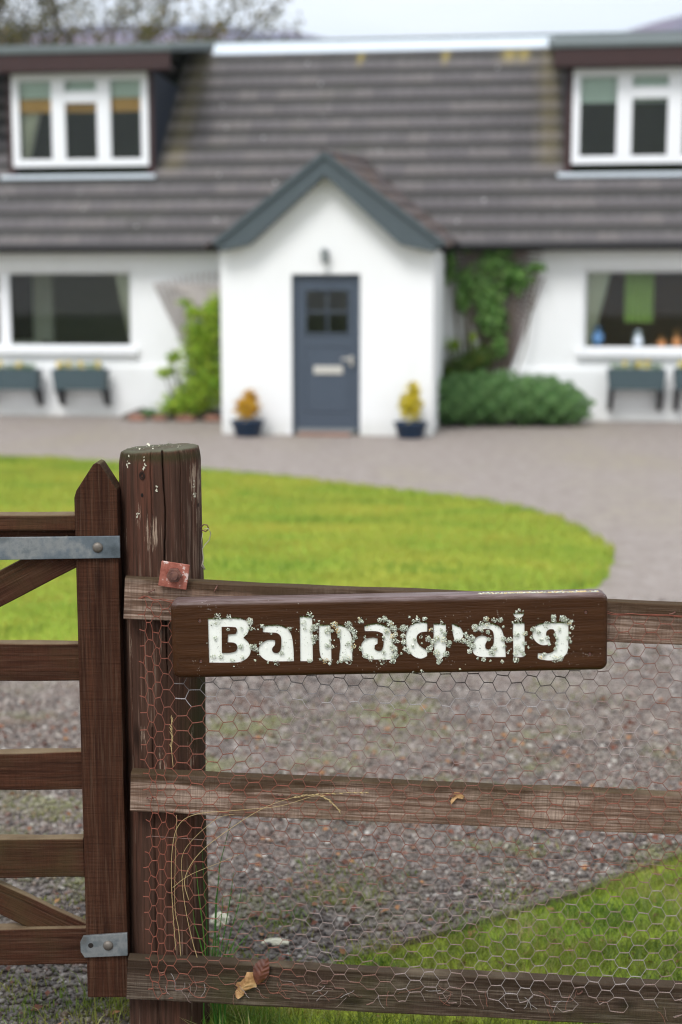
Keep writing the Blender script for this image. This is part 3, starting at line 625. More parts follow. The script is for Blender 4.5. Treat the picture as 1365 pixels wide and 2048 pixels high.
# dormers: front plane, extents
DW = roof_w(160, 352); DWR = roof_w(1250, 347)
dl0 = hu(17, 250, DW)[0]; dl1 = hu(309, 250, DW)[0]; dr0 = hu(1130, 250, DWR)[0]; dr1 = dr0+(dl1-dl0)*1.04
ztopL = hu(160, 140, DW)[1]; ztopR = hu(1250, 133, DWR)[1]; zsL = hu(160, 345, DW)[1]; zsR = hu(1250, 340, DWR)[1]
def skip(u, v):
    x = U0-.2+u*tw; y = EW+(RW-EW)*v/nv; z = EZ+(RZ-EZ)*v/nv
    if dl0+.05 < x < dl1-.05 and y > DW+.02: return True
    if dr0+.05 < x < dr1-.05 and y > DWR+.02: return True
    if -1.35 < x < 1.35 and z < 3.3-abs(x)*.9: return True
    return False
lp = [(hu(1020, 135, 6.0)[0], .12, 12), (hu(1048, 135, 6.0)[0], .10, 12), (hu(892, 135, 6.0)[0], .06, 12), (hu(722, 135, 6.0)[0], .05, 12)]
def lich(u, v):
    x = U0-.2+u*tw; r_ = 0
    for lx, s_, vv in lp:
        if vv-.3 < v < vv+.8: r_ = max(r_, .75*math.exp(-((x-lx)/s_)**2))
    for cx_ in (dl1+.25, dr0-.2):
        if v > 4: r_ = max(r_, .16*math.exp(-((x-cx_)/.18)**2))
    return r_
roof = tiles('roof', rf, nu, nv, M['tile'], house, skip=skip, lich=lich)
mb = MB(); mb.add([(U0-.2, RW, RZ-.03), (U1+.2, RW, RZ-.03), (U1+.2, 10.6, EZ), (U0-.2, 10.6, EZ)], [(0, 1, 2, 3)]); rawmesh(mb, 'rear_roof', M['tile'], house)
mb = MB(); mb.box(U0-.2, U1+.2, EW+.0, EW+.33, EZ-.10, EZ-.05); mb.make('soffit', M['gutter'], house)
mb = MB(); mb.tube([(U0-.2, EW-.06, EZ-.03), (-1.55, EW-.06, EZ-.03)], .055, 10); mb.tube([(1.62, EW-.06, EZ-.03), (U1+.2, EW-.06, EZ-.03)], .055, 10); mb.make('gutter', M['gutter'], house)
# ridge capping and pale ridge sheet
ra = hu(425, 95, RW-.3)[0]; rb = hu(1108, 95, RW-.3)[0]
mb = MB(); mb.tube([(U0-.2, RW, RZ+.0), (U1+.2, RW, RZ+.0)], .07, 12); mb.make('ridge', M['felt'], house)
w2 = roof_w(700, 109); zz = EZ+SL*(w2-EW)
mb = MB(); nn_ = nrm*.055
mb.prism([(w2+nn_.y, zz+nn_.z), (RW+nn_.y-.02, RZ+nn_.z-.02), (RW+nn_.y-.02, RZ+nn_.z-.035), (w2+nn_.y+.01, zz+nn_.z-.012)], ra, rb, 'X'); mb.make('ridge_sheet', M['flash'], house)

def dormer(x0, x1, dw, zs, zt, fas, x_left, x_right, top_px):
    # x0..x1 outer width, dw front plane; zs sill, zt window head
    mb = MB(); zf = fas[0]; zr = fas[1]
    for xa, xb in ((x0, x0+.06), (x1-.06, x1)):
        ye = EW+(zf-EZ)/SL
        cheek = MB(); cheek.prism([(dw+.005, zs-.15), (dw+.005, zf), (ye, zf), (dw+.1, zs-.15)], xa+.002, xb-.002, 'X'); cheek.make('dormer_cheek', M['slate'], house)
    fw = MB(); b = .115
    fw.box(x0, x0+b, dw-.03, dw, zs-.10, zf); fw.box(x1-b, x1, dw-.03, dw, zs-.10, zf); fw.box(x0+b, x1-b, dw-.03, dw, zt+.005, zf); fw.make('dormer_front', M['brown'], house)
    fz = MB(); fz.box(x_left, x_right, dw-.34, dw-.31, zf-.03, zr-.075); fz.box(x_left+.002, x_right-.002, dw-.308, dw-.032, zf-.02, zf+.02)
    fz.make('fascia', M['brown'], house)
    rr = MB(); rr.prism([(dw-.37, zr-.07), (dw-.37, zr), (RW-.05, RZ+.0), (RW-.05, RZ-.10), (dw-.30, zr-.07)], x_left-.03, x_right+.03, 'X'); rr.make('dormer_roof', M['felt'], house, bevel=.01)
    fl = MB(); fl.box(x0-.1, x1+.03, dw-.16, dw-.035, zs-.115, zs-.05); fl.make('dormer_sill_flashing', M['flash'], house, bevel=.01)
    return None
zfL = hu(160, 137, DW-.34)[1]; zrL = hu(160, 97, DW-.34)[1]; zfR = hu(1250, 125, DWR-.34)[1]; zrR = hu(1250, 84, DWR-.34)[1]
dormer(dl0, dl1, DW, zsL, hu(160, 144, DW)[1], (zfL, zrL), hu(-160, 120, DW-.34)[0], hu(340, 120, DW-.34)[0], 0)
dormer(dr0, dr1, DWR, zsR, hu(1250, 136, DWR)[1], (zfR, zrR), hu(1108, 120, DWR-.34)[0], dr1+.5, 0)
def dwindow(x0, x1, z0, z1, y, ab):
    Wd = x1-x0; k = lambda p: x0+(p-25)/270*Wd; kz = lambda p: z1-(p-147)/(330-147)*(z1-z0)
    return window('dormer_window', x0, x1, z0, z1, y, [(k(104), k(131)), (k(194), k(221))], [(k(131), k(194), kz(205), kz(183))], house, .115)
wl0 = hu(25, 240, DW-.04)[0]; wl1 = hu(297, 240, DW-.04)[0]; zh = hu(160, 146, DW-.04)[1]; zb = hu(160, 333, DW-.04)[1]
dwindow(wl0, wl1, zb, zh, DW-.05, 0)
wr0 = hu(1145, 240, DWR-.04)[0]; zhR = hu(1250, 136, DWR-.04)[1]; zbR = hu(1250, 327, DWR-.04)[1]; dwindow(wr0, wr0+(wl1-wl0)*1.02, zbR, zhR, DWR-.05, 0)
# blinds inside the dormers
k = lambda p: zh-(p-147)/183*(zh-zb)
hbox('blind', M['blind'], house, wl0+.1, wl1-.1, DW+.06, DW+.07, k(194), zh-.02); hbox('blind_band', M['orange'], house, wl0+.1, wl1-.1, DW+.05, DW+.058, k(222), k(196))
hbox('blind', M['blind'], house, wr0+.1, wr0+2.0, DWR+.06, DWR+.07, k(222), zhR-.02)
curtain('curtain', wl0+.1, wl0+.42, zb+.05, k(215), DW+.12, M['curtain'], house, .22, -1)

# porch
PU = 1.40
apz = hu(649, 348, 0)[1]; za = hu(649, 312, -.2)[1]
gl_, gz = hu(498, 488, 0); gr_, gzr = hu(800, 489, 0); ez = hu(440, 500, 0)[1]
d0, dz1 = hu(583, 548, 0); d1, _ = hu(721, 548, 0)
mb = MB()
mb.add([(-PU, 0, 0), (d0, 0, 0), (d0, 0, dz1), (-PU, 0, dz1)], [(0, 1, 2, 3)]); mb.add([(d1, 0, 0), (PU, 0, 0), (PU, 0, dz1), (d1, 0, dz1)], [(0, 1, 2, 3)])
mb.add([(-PU, 0, dz1), (d0, 0, dz1), (d1, 0, dz1), (PU, 0, dz1), (PU, 0, ez+.03), (1.02, 0, 2.62), (0, 0, apz+.12), (-1.02, 0, 2.62), (-PU, 0, ez+.03)], [tuple(range(9))])
mb.add([(d0, 0, 0), (d0, .14, 0), (d0, .14, dz1), (d0, 0, dz1)], [(0, 1, 2, 3)]); mb.add([(d1, 0, 0), (d1, .14, 0), (d1, .14, dz1), (d1, 0, dz1)], [(0, 3, 2, 1)]); mb.add([(d0, 0, dz1), (d0, .14, dz1), (d1, .14, dz1), (d1, 0, dz1)], [(0, 1, 2, 3)])
mb.add([(-PU, 0, 0), (-PU, WW, 0), (-PU, WW, ez+.03), (-PU, 0, ez+.03)], [(0, 3, 2, 1)]); mb.add([(PU, 0, 0), (PU, WW, 0), (PU, WW, ez+.03), (PU, 0, ez+.03)], [(0, 1, 2, 3)])
rawmesh(mb, 'porch_wall', M['wall'], house)
mb = MB(); mb.box(d1+.25, d1+.26, .3, 2.7, .02, 2.3); mb.box(d0-.26, d0-.25, .3, 2.7, .02, 2.3); mb.box(-1.3, 1.3, 2.6, 2.7, .02, 2.3); mb.box(-1.38, 1.38, .15, 2.7, 2.3, 2.32); mb.make('porch_lining', M['inner'], house)
B0 = Vector((.10, RW-2.2, 3.93))
def slope(sgn):
    A0 = Vector((-.01, -.20, za+.015)); A1 = Vector((.10, 4.5, za+.015+.34)); E0 = Vector((1.53*sgn, -.20, 2.44)); E1 = Vector((1.60*sgn, 4.5, 2.74))
    nn = (A1-A0).cross(E0-A0).normalized()
    if nn.z < 0: nn = -nn
    NV, NU = 7, 16
    def f_(u, v):
        a_ = u/NU; b_ = v/NV; p = (E0.lerp(E1, a_)).lerp(A0.lerp(A1, a_), b_); return p, nn
    return f_, NU, NV
def pskip(sgn, f_):
    def s_(u, v):
        p, _ = f_(u, v); return p.y > EW and p.z < EZ+SL*(p.y-EW)-.25
    return s_
for sgn in (-1, 1):
    f_, NU, NV = slope(sgn); tiles('porch_roof', f_, NU, NV, M['tile_porch'], house, skip=pskip(sgn, f_))
mb = MB(); mb.tube([(-.01, -.2, za+.03), (.10, 4.3, za+.36)], .065, 10); mb.make('porch_ridge', M['tile_porch'], house)
for pl in ([(431, 488), (443, 501), (497, 489), (649, 350), (649, 310)], [(649, 310), (649, 350), (800, 489), (866, 503), (884, 490)]):
    q = [hu(p[0], p[1], -.22) for p in pl]; mb = MB(); mb.prism(q, -.25, -.02); mb.make('bargeboard', M['lead'], house)
for a_, b_ in (((649, 308), (428, 488)), ((649, 308), (889, 489))):
    (x0, z0), (x1, z1) = hu(*a_, -.25), hu(*b_, -.25); d = Vector((x1-x0, 0, z1-z0)).normalized(); n2 = Vector((-d.z, 0, d.x)); n2 = n2 if n2.z > 0 else -n2; hh = n2*.03
    mb = MB(); mb.prism([(x0-hh.x, z0-hh.z), (x1-hh.x, z1-hh.z), (x1+hh.x, z1+hh.z), (x0+hh.x, z0+hh.z)], -.285, -.02); mb.make('verge_trim', M['lead'], house)
# door
dr = empty('door', None, None); dr.parent = house; del_ = [k_ for k_ in dr.keys()]
mb = MB(); fw = .055; mb.box(d0+.002, d0+fw, .06, .13, .03, dz1-.002); mb.box(d1-fw, d1-.002, .06, .13, .03, dz1-.002); mb.box(d0+fw, d1-fw, .06, .13, dz1-fw, dz1-.002); mb.make('frame', M['door'], dr, bevel=.006)
wx0, wz1 = hu(613, 581, .08); wx1, wz0 = hu(697, 666, .08); lx0, lx1_ = d0+fw+.003, d1-fw-.003
mb = MB(); mb.box(lx0, wx0, .08, .125, .08, dz1-fw-.004); mb.box(wx1, lx1_, .08, .125, .08, dz1-fw-.004); mb.box(wx0, wx1, .08, .125, .08, wz0); mb.box(wx0, wx1, .08, .125, wz1, dz1-fw-.004); mb.make('leaf', M['door'], dr)
mb = MB(); b = .028
for (a0, a1, c0, c1) in ((wx0-b, wx1+b, wz0-b, wz0), (wx0-b, wx1+b, wz1, wz1+b), (wx0-b, wx0, wz0, wz1), (wx1, wx1+b, wz0, wz1)): mb.box(a0, a1, .062, .079, c0, c1)
mb.box((wx0+wx1)/2-.010, (wx0+wx1)/2+.010, .085, .10, wz0, wz1); mb.box(wx0, wx1, .085, .10, (wz0+wz1)/2-.010, (wz0+wz1)/2+.010); mb.make('glazing_bars', M['door'], dr)
hbox('pane', M['glass'], dr, wx0, wx1, .105, .112, wz0, wz1)
mb = MB(); 
for (za_, zb_) in ((.30, wz0-.16),):
    for (a0, a1, c0, c1) in ((wx0-.02, wx1+.02, za_, za_+.02), (wx0-.02, wx1+.02, zb_-.02, zb_), (wx0-.02, wx0, za_+.02, zb_-.02), (wx1, wx1+.02, za_+.02, zb_-.02)): mb.box(a0, a1, .068, .079, c0, c1)
mb.make('moulding', M['door'], dr, bevel=.004)
q0 = hu(628, 748, .07); q1 = hu(686, 732, .07); hbox('letter_plate', M['chrome'], dr, q0[0], q1[0], .062, .079, q0[1], q1[1], .004)
q0 = hu(684, 718, .05); mb = MB(); mb.box(q0[0], q0[0]+.15, .02, .035, q0[1]-.012, q0[1]+.012); mb.box(q0[0]+.11, q0[0]+.145, .035, .079, q0[1]-.09, q0[1]+.04); mb.make('handle', M['chrome'], dr, bevel=.004)
hbox('threshold', M['lampdark'], dr, d0+.06, d1-.06, .02, .12, .03, .079); hbox('door_step', M['stonestep'], house, d0+.1, d1-.12, -.16, -.01, 0, .035, .01)
mb = MB(); mb.box(d0-.05, d0+.0, -.03, -.003, 0, .07); mb.make('door_block', M['white'], house)
lu, lz = hu(653, 512, 0); lt = empty('wall_lamp', None, None); lt.parent = house; mb = MB(); mb.box(lu-.045, lu+.045, -.03, -.003, lz-.06, lz+.06); mb.make('back_plate', M['lampdark'], lt, bevel=.006)
MB().lathe([(.02, lz-.10), (.05, lz-.08), (.05, lz+.04), (.065, lz+.05), (.02, lz+.10)], lu-.01, -.10, 14).make('lamp_head', M['lampdark'], lt); hbox('arm', M['lampdark'], lt, lu-.01, lu+.01, -.06, -.03, lz+.01, lz+.03)

# raised bed left of porch
mb = MB(); bx_ = []
for i_ in range(15):
    x = -3.35+i_*.14; bx_.append((x, .10+.05*math.sin(i_*1.7)))
V = []; Fc = []
for i_, (x, h_) in enumerate(bx_): V += [(x, 1.95+.06*math.sin(i_), -.01), (x, 2.10, h_*.8), (x, WW-.075, h_)]
for i_ in range(14):
    for k_ in (0, 1): Fc.append((i_*3+k_, i_*3+3+k_, i_*3+4+k_, i_*3+1+k_))
o = obj('flower_bed', V, Fc, M['gravel'], None, HM); tag(o, 'low raised bed against the cottage wall left of the porch', 'bed', kind='structure')
# stones edging the bed
for i_, (x, k_) in enumerate([(-3.1, 1), (-2.75, .8), (-2.35, 1.1), (-1.95, .9), (-1.6, 1)]):
    bm = bmesh.new(); bmesh.ops.create_icosphere(bm, subdivisions=3, radius=.1*k_)
    for v_ in bm.verts: v_.co = Vector((v_.co.x*1.5, v_.co.y*.8, v_.co.z*.6+.04))*(1+.25*mnoise.noise(v_.co*8+Vector((i_*3, 0, 0))))
    me = bpy.data.meshes.new('edging_stone'); bm.to_mesh(me); bm.free(); me.materials.append(M['stonestep']); o = bpy.data.objects.new('edging_stone', me); COL.objects.link(o); o.matrix_world = HM @ Matrix.Translation((x, 1.95, 0))
    tag(o, 'reddish stone edging the bed left of the porch, '+['farthest from the porch', 'second from the far end', 'middle one of the five', 'second from the porch', 'nearest the porch'][i_], 'stone', 'stones edging the bed')

# fan trellises
def trellis(pl, label, m, w_=WW-.05):
    """pl: bottom centre, top-left, top-right pixel points"""
    (bx0_, bz), (bx1_, _), (tx0, tz0), (tx1, tz1) = [hu(*p, w_) for p in pl]; mb = MB(); n = 19
    for i_ in range(n):
        s_ = i_/(n-1); mb.tube([(bx0_+(bx1_-bx0_)*s_, w_, bz), (tx0+(tx1-tx0)*s_, w_, tz0+(tz1-tz0)*s_+.10*math.sin(math.pi*s_))], .014, 4)
    for j in range(24):
        v_ = (j+.5)/24; xa = bx0_+(tx0-bx0_)*v_; xb = bx1_+(tx1-bx1_)*v_; z = bz+(tz0-bz)*v_
        mb.tube([(xa, w_-.015, z), ((xa+xb)/2, w_-.015, z+.02), (xb, w_-.015, z)], .008, 4)
        mb.tube([(xa, w_-.028, z), (xb, w_-.028, min(tz0, z+(xb-xa)*.8))], .011, 4); mb.tube([(xb, w_-.036, z), (xa, w_-.036, min(tz0, z+(xb-xa)*.8))], .011, 4)
    return tag(mb.make('trellis', m, None, HM), label, 'trellis', 'fan trellises on the cottage wall')
trellis([(985, 748), (1015, 748), (893, 500), (1088, 555)], 'dark brown fan trellis right of the porch behind the climber', M['lattice'])
trellis([(395, 745), (425, 745), (308, 568), (520, 545)], 'pale grey fan trellis left of the porch behind the lime shrub', M['lattice_pale'])

# hedge, climber, shrubs
def hp(px, py, w_): u, z = hu(px, py, w_); return (u, w_, z)
def plant(name, label, cat, blobs, n, size, mat, seed, stem=True, shell=.55, lump=.25, aspect=.6, group=None):
    cu = np.mean([b[0] for b in blobs]); cw = np.mean([b[1] for b in blobs]); mw = HM @ Matrix.Translation((cu, cw, 0)); root = empty(name, label, cat, mw, group)
    bl = [(b[0]-cu, b[1]-cw, *b[2:]) for b in blobs]; P, Nn = blob_points(bl, n, seed, shell, lump); ok = P[:, 2] > .02; P, Nn = P[ok], Nn[ok]
    lim = WW-.06-cw; P[:, 1] = np.minimum(P[:, 1], lim)
    foliage('foliage', P, Nn, size*(.7+.6*np.random.default_rng(seed).random(len(P))), mat, root, aspect=aspect, seed=seed)
    if stem:
        mb = MB(); r = random.Random(seed)
        for b in bl:
            for _ in range(3):
                e = (b[0]+r.uniform(-.5, .5)*b[3], min(lim, b[1]+r.uniform(-.5, .5)*b[4]), b[2]+r.uniform(0, .6)*b[5]); mb.tube([(b[0]*.3, b[1]*.3, 0), (b[0]*.6+e[0]*.2, b[1]*.6+e[1]*.2, e[2]*.5), e], [.015, .011, .004], 5)
        mb.make('stem', M['bark'], root)
    return root
hb = []
for i_, px in enumerate([905, 940, 985, 1030, 1075, 1108, 1128]):
    u, _ = hu(px, 800, 1.9); top = [.70, .74, .76, .74, .70, .66, .50][i_]; hb.append((u, 1.75+.05*i_, top*.52, .42, .62, top*.5))
plant('hedge', 'low rounded green hedge right of the porch', 'hedge', hb, 30000, .042, M['hedge'], 21, shell=.72, lump=.17)
cb = []
for px, py, rx, rz in [(990, 525, .30, .22), (935, 560, .22, .22), (975, 590, .30, .30), (1030, 555, .26, .22), (985, 640, .24, .28), (1000, 690, .12, .20), (1075, 535, .14, .07), (903, 530, .08, .30), (1000, 502, .22, .09), (925, 600, .10, .22), (930, 497, .2, .05)]:
    u, z = hu(px, py, WW-.15); cb.append((u, WW-.20, z, rx, .14, rz))
plant('climber', 'leafy green climber covering the right hand trellis', 'climbing plant', cb, 3600, .062, M['ivy'], 22, shell=.1, lump=.3, aspect=.8)
sb = []
for px, py, rx, rz in [(430, 650, .30, .38), (405, 700, .36, .36), (420, 765, .50, .36), (385, 800, .42, .22), (355, 812, .30, .13), (430, 622, .2, .22), (335, 745, .16, .08), (392, 625, .14, .10), (372, 605, .10, .06), (350, 715, .10, .10), (395, 660, .14, .14)]:
    u, z = hu(px, py, 2.1); sb.append((u-.02, 2.15, z, rx*.85, .40, rz))
plant('shrub', 'bright lime green shrub left of the porch', 'shrub', sb, 9000, .062, M['shrub'], 23, shell=.1, lump=.45)
sb = []
for px, py, rx, rz in [(930, 735, .32, .25), (960, 715, .22, .22), (905, 765, .25, .30)]:
    u, z = hu(px, py, 2.3); sb.append((u, 2.45, z, rx, .2, rz))
plant('shrub', 'small dark olive shrub between porch and hedge below the trellis', 'shrub', sb, 3200, .055, M['shrub_dark'], 24, shell=.3)
sb = []
for px, py, rx, rz in [(905, 690, .13, .10), (945, 675, .07, .07)]:
    u, z = hu(px, py, 2.5); sb.append((u, 2.55, z, rx, .1, rz))
plant('shrub', 'wispy yellow green sprigs against the porch corner', 'shrub', sb, 300, .05, M['shrub'], 25, shell=.1)
sb = [(hu(300, 812, 2.2)[0], 2.2, .10, .14, .1, .06), (hu(330, 815, 2.2)[0], 2.2, .09, .12, .1, .06)]
plant('shrub', 'low mat of greenery at the left end of the raised bed', 'shrub', sb, 900, .04, M['hedge'], 26, False)

# pots
def pot(px, label, mat, hgt, seed, wide):
    u, _ = hu(px, 860, -.28); root = empty('potted_plant', label, 'potted plant', HM @ Matrix.Translation((u, -.32, 0)) @ Matrix.Scale(1.22, 4), 'potted plants flanking the door')
    MB().lathe([(.12, 0), (.135, .02), (.17, .14), (.185, .155), (.185, .175), (.165, .175), (.155, .14)], 0, 0, 28).make('pot', M['pot'], root, smooth=True); MB().lathe([(.155, .145), (.01, .155)], 0, 0, 20).make('soil', M['soil'], root)
    bl = [(0, 0, .17+hgt*.38, wide, wide, hgt*.36), (wide*.2, .03, .17+hgt*.72, wide*.6, wide*.6, hgt*.28), (-wide*.4, 0, .17+hgt*.5, wide*.5, wide*.5, hgt*.2)]
    P, Nn = blob_points(bl, 900, seed, .2); foliage('foliage', P, Nn, .035+np.random.default_rng(seed).random(900)*.025, mat, root, seed=seed, aspect=.5)
pot(497, 'golden orange plant in a low blue pot left of the door', M['gold'], .34, 31, .14)
pot(822, 'lemon yellow plant in a low blue pot right of the door', M['yellow'], .44, 32, .13)

# window boxes
def wbox(px0, px1, label, seed, w_=WW-.42):
    u0, zt = hu(px0, 738, w_); u1, zb_ = hu(px1, 780, w_); uc = (u0+u1)/2; hw = (u1-u0)/2; root = empty('window_box', label, 'window box', HM @ Matrix.Translation((uc, w_, 0)), 'planters under the ground floor windows')
    mb = MB(); V = [(-hw*.93, 0, zb_), (hw*.93, 0, zb_), (hw*.93, .22, zb_), (-hw*.93, .22, zb_), (-hw, -.02, zt), (hw, -.02, zt), (hw, .24, zt), (-hw, .24, zt)]
    mb.add(V, [(0, 3, 2, 1), (0, 1, 5, 4), (1, 2, 6, 5), (2, 3, 7, 6), (3, 0, 4, 7)]); I = [(x*.93, .11+(y-.11)*.8, z) for x, y, z in V[4:]]; mb.add(V[4:]+I, [(0, 1, 5, 4), (1, 2, 6, 5), (2, 3, 7, 6), (3, 0, 4, 7)]); rawmesh(mb, 'trough', M['box'], root)
    mb = MB().box(-hw*.9, hw*.9, .03, .19, zt-.05, zt-.03); mb.make('soil', M['soil'], root)
    for s_ in (-1, 1):
        mb = MB(); x = s_*hw*.86; mb.box(x-.03, x+.03, .02, .34, 0.30, zb_-.002) if False else mb.prism([(.03, zb_-.002), (.34, zb_-.002), (.34, .17), (.26, .17), (.12, .36), (.03, .38)], x-.035, x+.035, 'X'); mb.make('bracket', M['gutter'], root, bevel=.004)
    r = np.random.default_rng(seed); n = 260; P = np.c_[r.uniform(-hw*.88, hw*.88, n), r.uniform(.04, .18, n), zt-.03+r.random(n)*.11]; foliage('leaves', P, r.normal(size=(n, 3))+[0, 0, .5], .05, M['hedge'], root, seed=seed)
    for cx5 in (-hw*.75, -hw*.4, hw*.05, hw*.35, hw*.7):
        if r.random() < .2: continue
        P = np.c_[cx5+r.normal(size=18)*.016, r.uniform(.0, .15, 18), zt+.02+r.random(18)*.09]; foliage('flower', P, r.normal(size=(18, 3))*.4+[0, -1, .3], .045, M['petal'], root, seed=seed, aspect=.9)
wbox(-36, 76, 'grey planter of yellow flowers at the left edge, under the left window', 41); wbox(104, 212, 'grey planter of yellow flowers right of the one at the left edge', 42)
wbox(1216, 1332, 'grey planter of yellow flowers under the right window, in full view', 43); wbox(1350, 1462, 'grey planter cut off by the right edge of the view', 44)

# ================================================================== FENCE, GATE, SIGN
def plank(name, A, B, hgt, thick, m, parent, seed=0, rad=.004, wob=.0015):
    """A, B: centre of the front face at either end; thickness runs away from the viewer"""
    A = Vector(A); B = Vector(B); d = (B-A); ln = d.length; ex = d.normalized(); ez_ = Vector((0, 0, 1)) if abs(ex.z) < .9 else Vector((1, 0, 0)); ez_ = (ez_-ex*ez_.dot(ex)).normalized(); ey = ez_.cross(ex)
    if ey.y < 0: ey = -ey
    h2 = hgt/2; sec = []
    for cx_, cz_, a0 in ((0, -h2, 180), (thick, -h2, 270), (thick, h2, 0), (0, h2, 90)):
        ccx = cx_+(rad if cx_ == 0 else -rad); ccz = cz_+(rad if cz_ < 0 else -rad)
        for k_ in range(4): a_ = R({180: 180, 270: 270, 0: 0, 90: 90}[a0]+k_*30); sec.append((ccx+rad*math.cos(a_), ccz+rad*math.sin(a_)))
    ns = max(8, int(ln/.012)); V = []; m_ = len(sec)
    for i_ in range(ns+1):
        x = ln*i_/ns
        for (y, z) in sec:
            o1 = mnoise.noise(Vector((x*9+seed*7, y*30, z*30)))*wob; o2 = mnoise.noise(Vector((x*2.2+seed*3, 5, z*6)))*wob*1.6; V.append((x+(mnoise.noise(Vector((y*60, z*60, seed+i_//ns)))*.002 if i_ in (0, ns) else 0), y+o1, z+o2+o1))
    Fc = [(i_*m_+k_, i_*m_+(k_+1) % m_, (i_+1)*m_+(k_+1) % m_, (i_+1)*m_+k_) for i_ in range(ns) for k_ in range(m_)]+[tuple(range(m_))[::-1], tuple(range(ns*m_, ns*m_+m_))]
    mw = Matrix(((ex.x, ey.x, ez_.x, A.x), (ex.y, ey.y, ez_.y, A.y), (ex.z, ey.z, ez_.z, A.z), (0, 0, 0, 1)))
    o = obj(name, V, Fc, m, None, mw)
    bm = bmesh.new(); bm.from_mesh(o.data); bmesh.ops.recalc_face_normals(bm, faces=bm.faces); bm.to_mesh(o.data); bm.free()
    if parent is not None: o.parent = parent; o.matrix_parent_inverse = parent.matrix_world.inverted()
    return o
def pplank(name, tl, tr, bl, br, Y, thick, m, parent, seed, ext=0):
    a = (at(*tl, Y)+at(*bl, Y))/2; b = (at(*tr, Y)+at(*br, Y))/2; h_ = ((at(*tl, Y)-at(*bl, Y)).length+(at(*tr, Y)-at(*br, Y)).length)/2
    d = (b-a).normalized(); return plank(name, a, b+d*ext, h_, thick, m, parent, seed)

YR = 3.0
pc = at(321, 1000, 3.125); PX, PY, PR = pc.x, 3.128, .0905
ptop = at(321, 906, PY-PR).z
fence = empty('fence', 'weathered timber fence of three rails and rusty wire netting on a round gate post', 'fence', Matrix.Translation((PX, PY, 0)))
# post with real cracks and flats
ns, nr = 420, 260; V = []; FI = fence.matrix_world.inverted()
cracks = [(-92+14, 1.0, .62, .016, .0034), (-92-4, .99, .80, .006, .0022), (-92+38, 1.0, .70, .007, .0024), (-92-40, .8, .1, .005, .004), (-92-8, .55, .0, .007, .0045), (-92+50, .5, .0, .005, .004), (-92-60, 1, .5, .003, .003)]
for j in range(nr+1):
    z = -.1+(ptop+.1)*j/nr; tz = (z)/ptop
    for i_ in range(ns):
        a_ = 2*math.pi*i_/ns; dx, dy = math.cos(a_), math.sin(a_)
        r_ = PR*(1.03-.03*tz)+.0035*mnoise.noise(Vector((dx*2, dy*2, z*2.5)))+.0005*mnoise.noise(Vector((dx*30, dy*30, z*3)))+.0004*mnoise.noise(Vector((dx*70, dy*70, z*7)))
        for ca, t1, t0, dep, wd in cracks:
            if t0 < tz <= t1+.01:
                cc = R(ca)+.05*mnoise.noise(Vector((ca, 0, z*6)))+.012*mnoise.noise(Vector((ca, 3, z*40)))
                da = (a_-cc+math.pi) % (2*math.pi)-math.pi; fd = min(1, (tz-t0)/.08); ww = wd/PR*.4
                r_ -= dep*fd*math.exp(-(da/ww)**2)
        if j > nr-6: r_ -= .0016*((j-(nr-6))/6)**2*3
        V.append((dx*r_, dy*r_, z+(.006*dx*(tz > .97))))
# top: rings inwards
base = nr*ns; rings = 7
for k_ in range(1, rings):
    for i_ in range(ns):
        a_ = 2*math.pi*i_/ns; r_ = PR*(1-k_/rings); x, y = math.cos(a_)*r_, math.sin(a_)*r_; V.append((x, y, ptop+.006*math.cos(a_)*(1-k_/rings)+.003+.0022*mnoise.noise(Vector((x*60, y*60, 0)))))
Fc = []
for j in range(nr+rings-1):
    for i_ in range(ns): Fc.append((j*ns+i_, j*ns+(i_+1) % ns, (j+1)*ns+(i_+1) % ns, (j+1)*ns+i_))
Fc.append(tuple(range((nr+rings-1)*ns, (nr+rings)*ns)))
pa_ = np.zeros(len(V)); da_ = np.zeros(len(V)); VA = np.array(V)
for px, py, sx_, sy_, am in [(303, 1065, .011, .035, 1.0), (388, 975, .010, .045, .95), (276, 1030, .005, .03, .9), (365, 1060, .006, .04, .7), (390, 1040, .006, .03, .8), (250, 1100, .005, .05, .7), (382, 1500, .010, .05, .9), (325, 1515, .010, .03, .9), (290, 1478, .008, .03, .8), (265, 1640, .006, .06, .5), (330, 1740, .006, .05, .6), (355, 940, .006, .02, .7), (262, 1350, .004, .09, .8)]:
    x_ = at(px, py, PY-PR*.93); g_ = .94*am**.5*np.exp(-((VA[:, 0]-(x_.x-PX))/(sx_*1.7))**4/2-((VA[:, 2]-x_.z)/(sy_*1.5))**4/2)*(VA[:, 1] < .02); pa_ = np.maximum(pa_, g_)
for px, py, sx_, sy_ in [(400, 1390, .012, .07), (395, 1450, .02, .04), (300, 915, .2, .006), (320, 1180, .05, .01), (411, 1800, .006, .2)]:
    x_ = at(px, py, PY-PR*.9); da_ = np.maximum(da_, np.exp(-((VA[:, 0]-(x_.x-PX))/sx_)**2/2-((VA[:, 2]-x_.z)/sy_)**2/2)*(VA[:, 1] < .02))
post = obj('post', V, Fc, M['post'], fence, smooth=True, attrs={'pale': pa_, 'damp': da_})
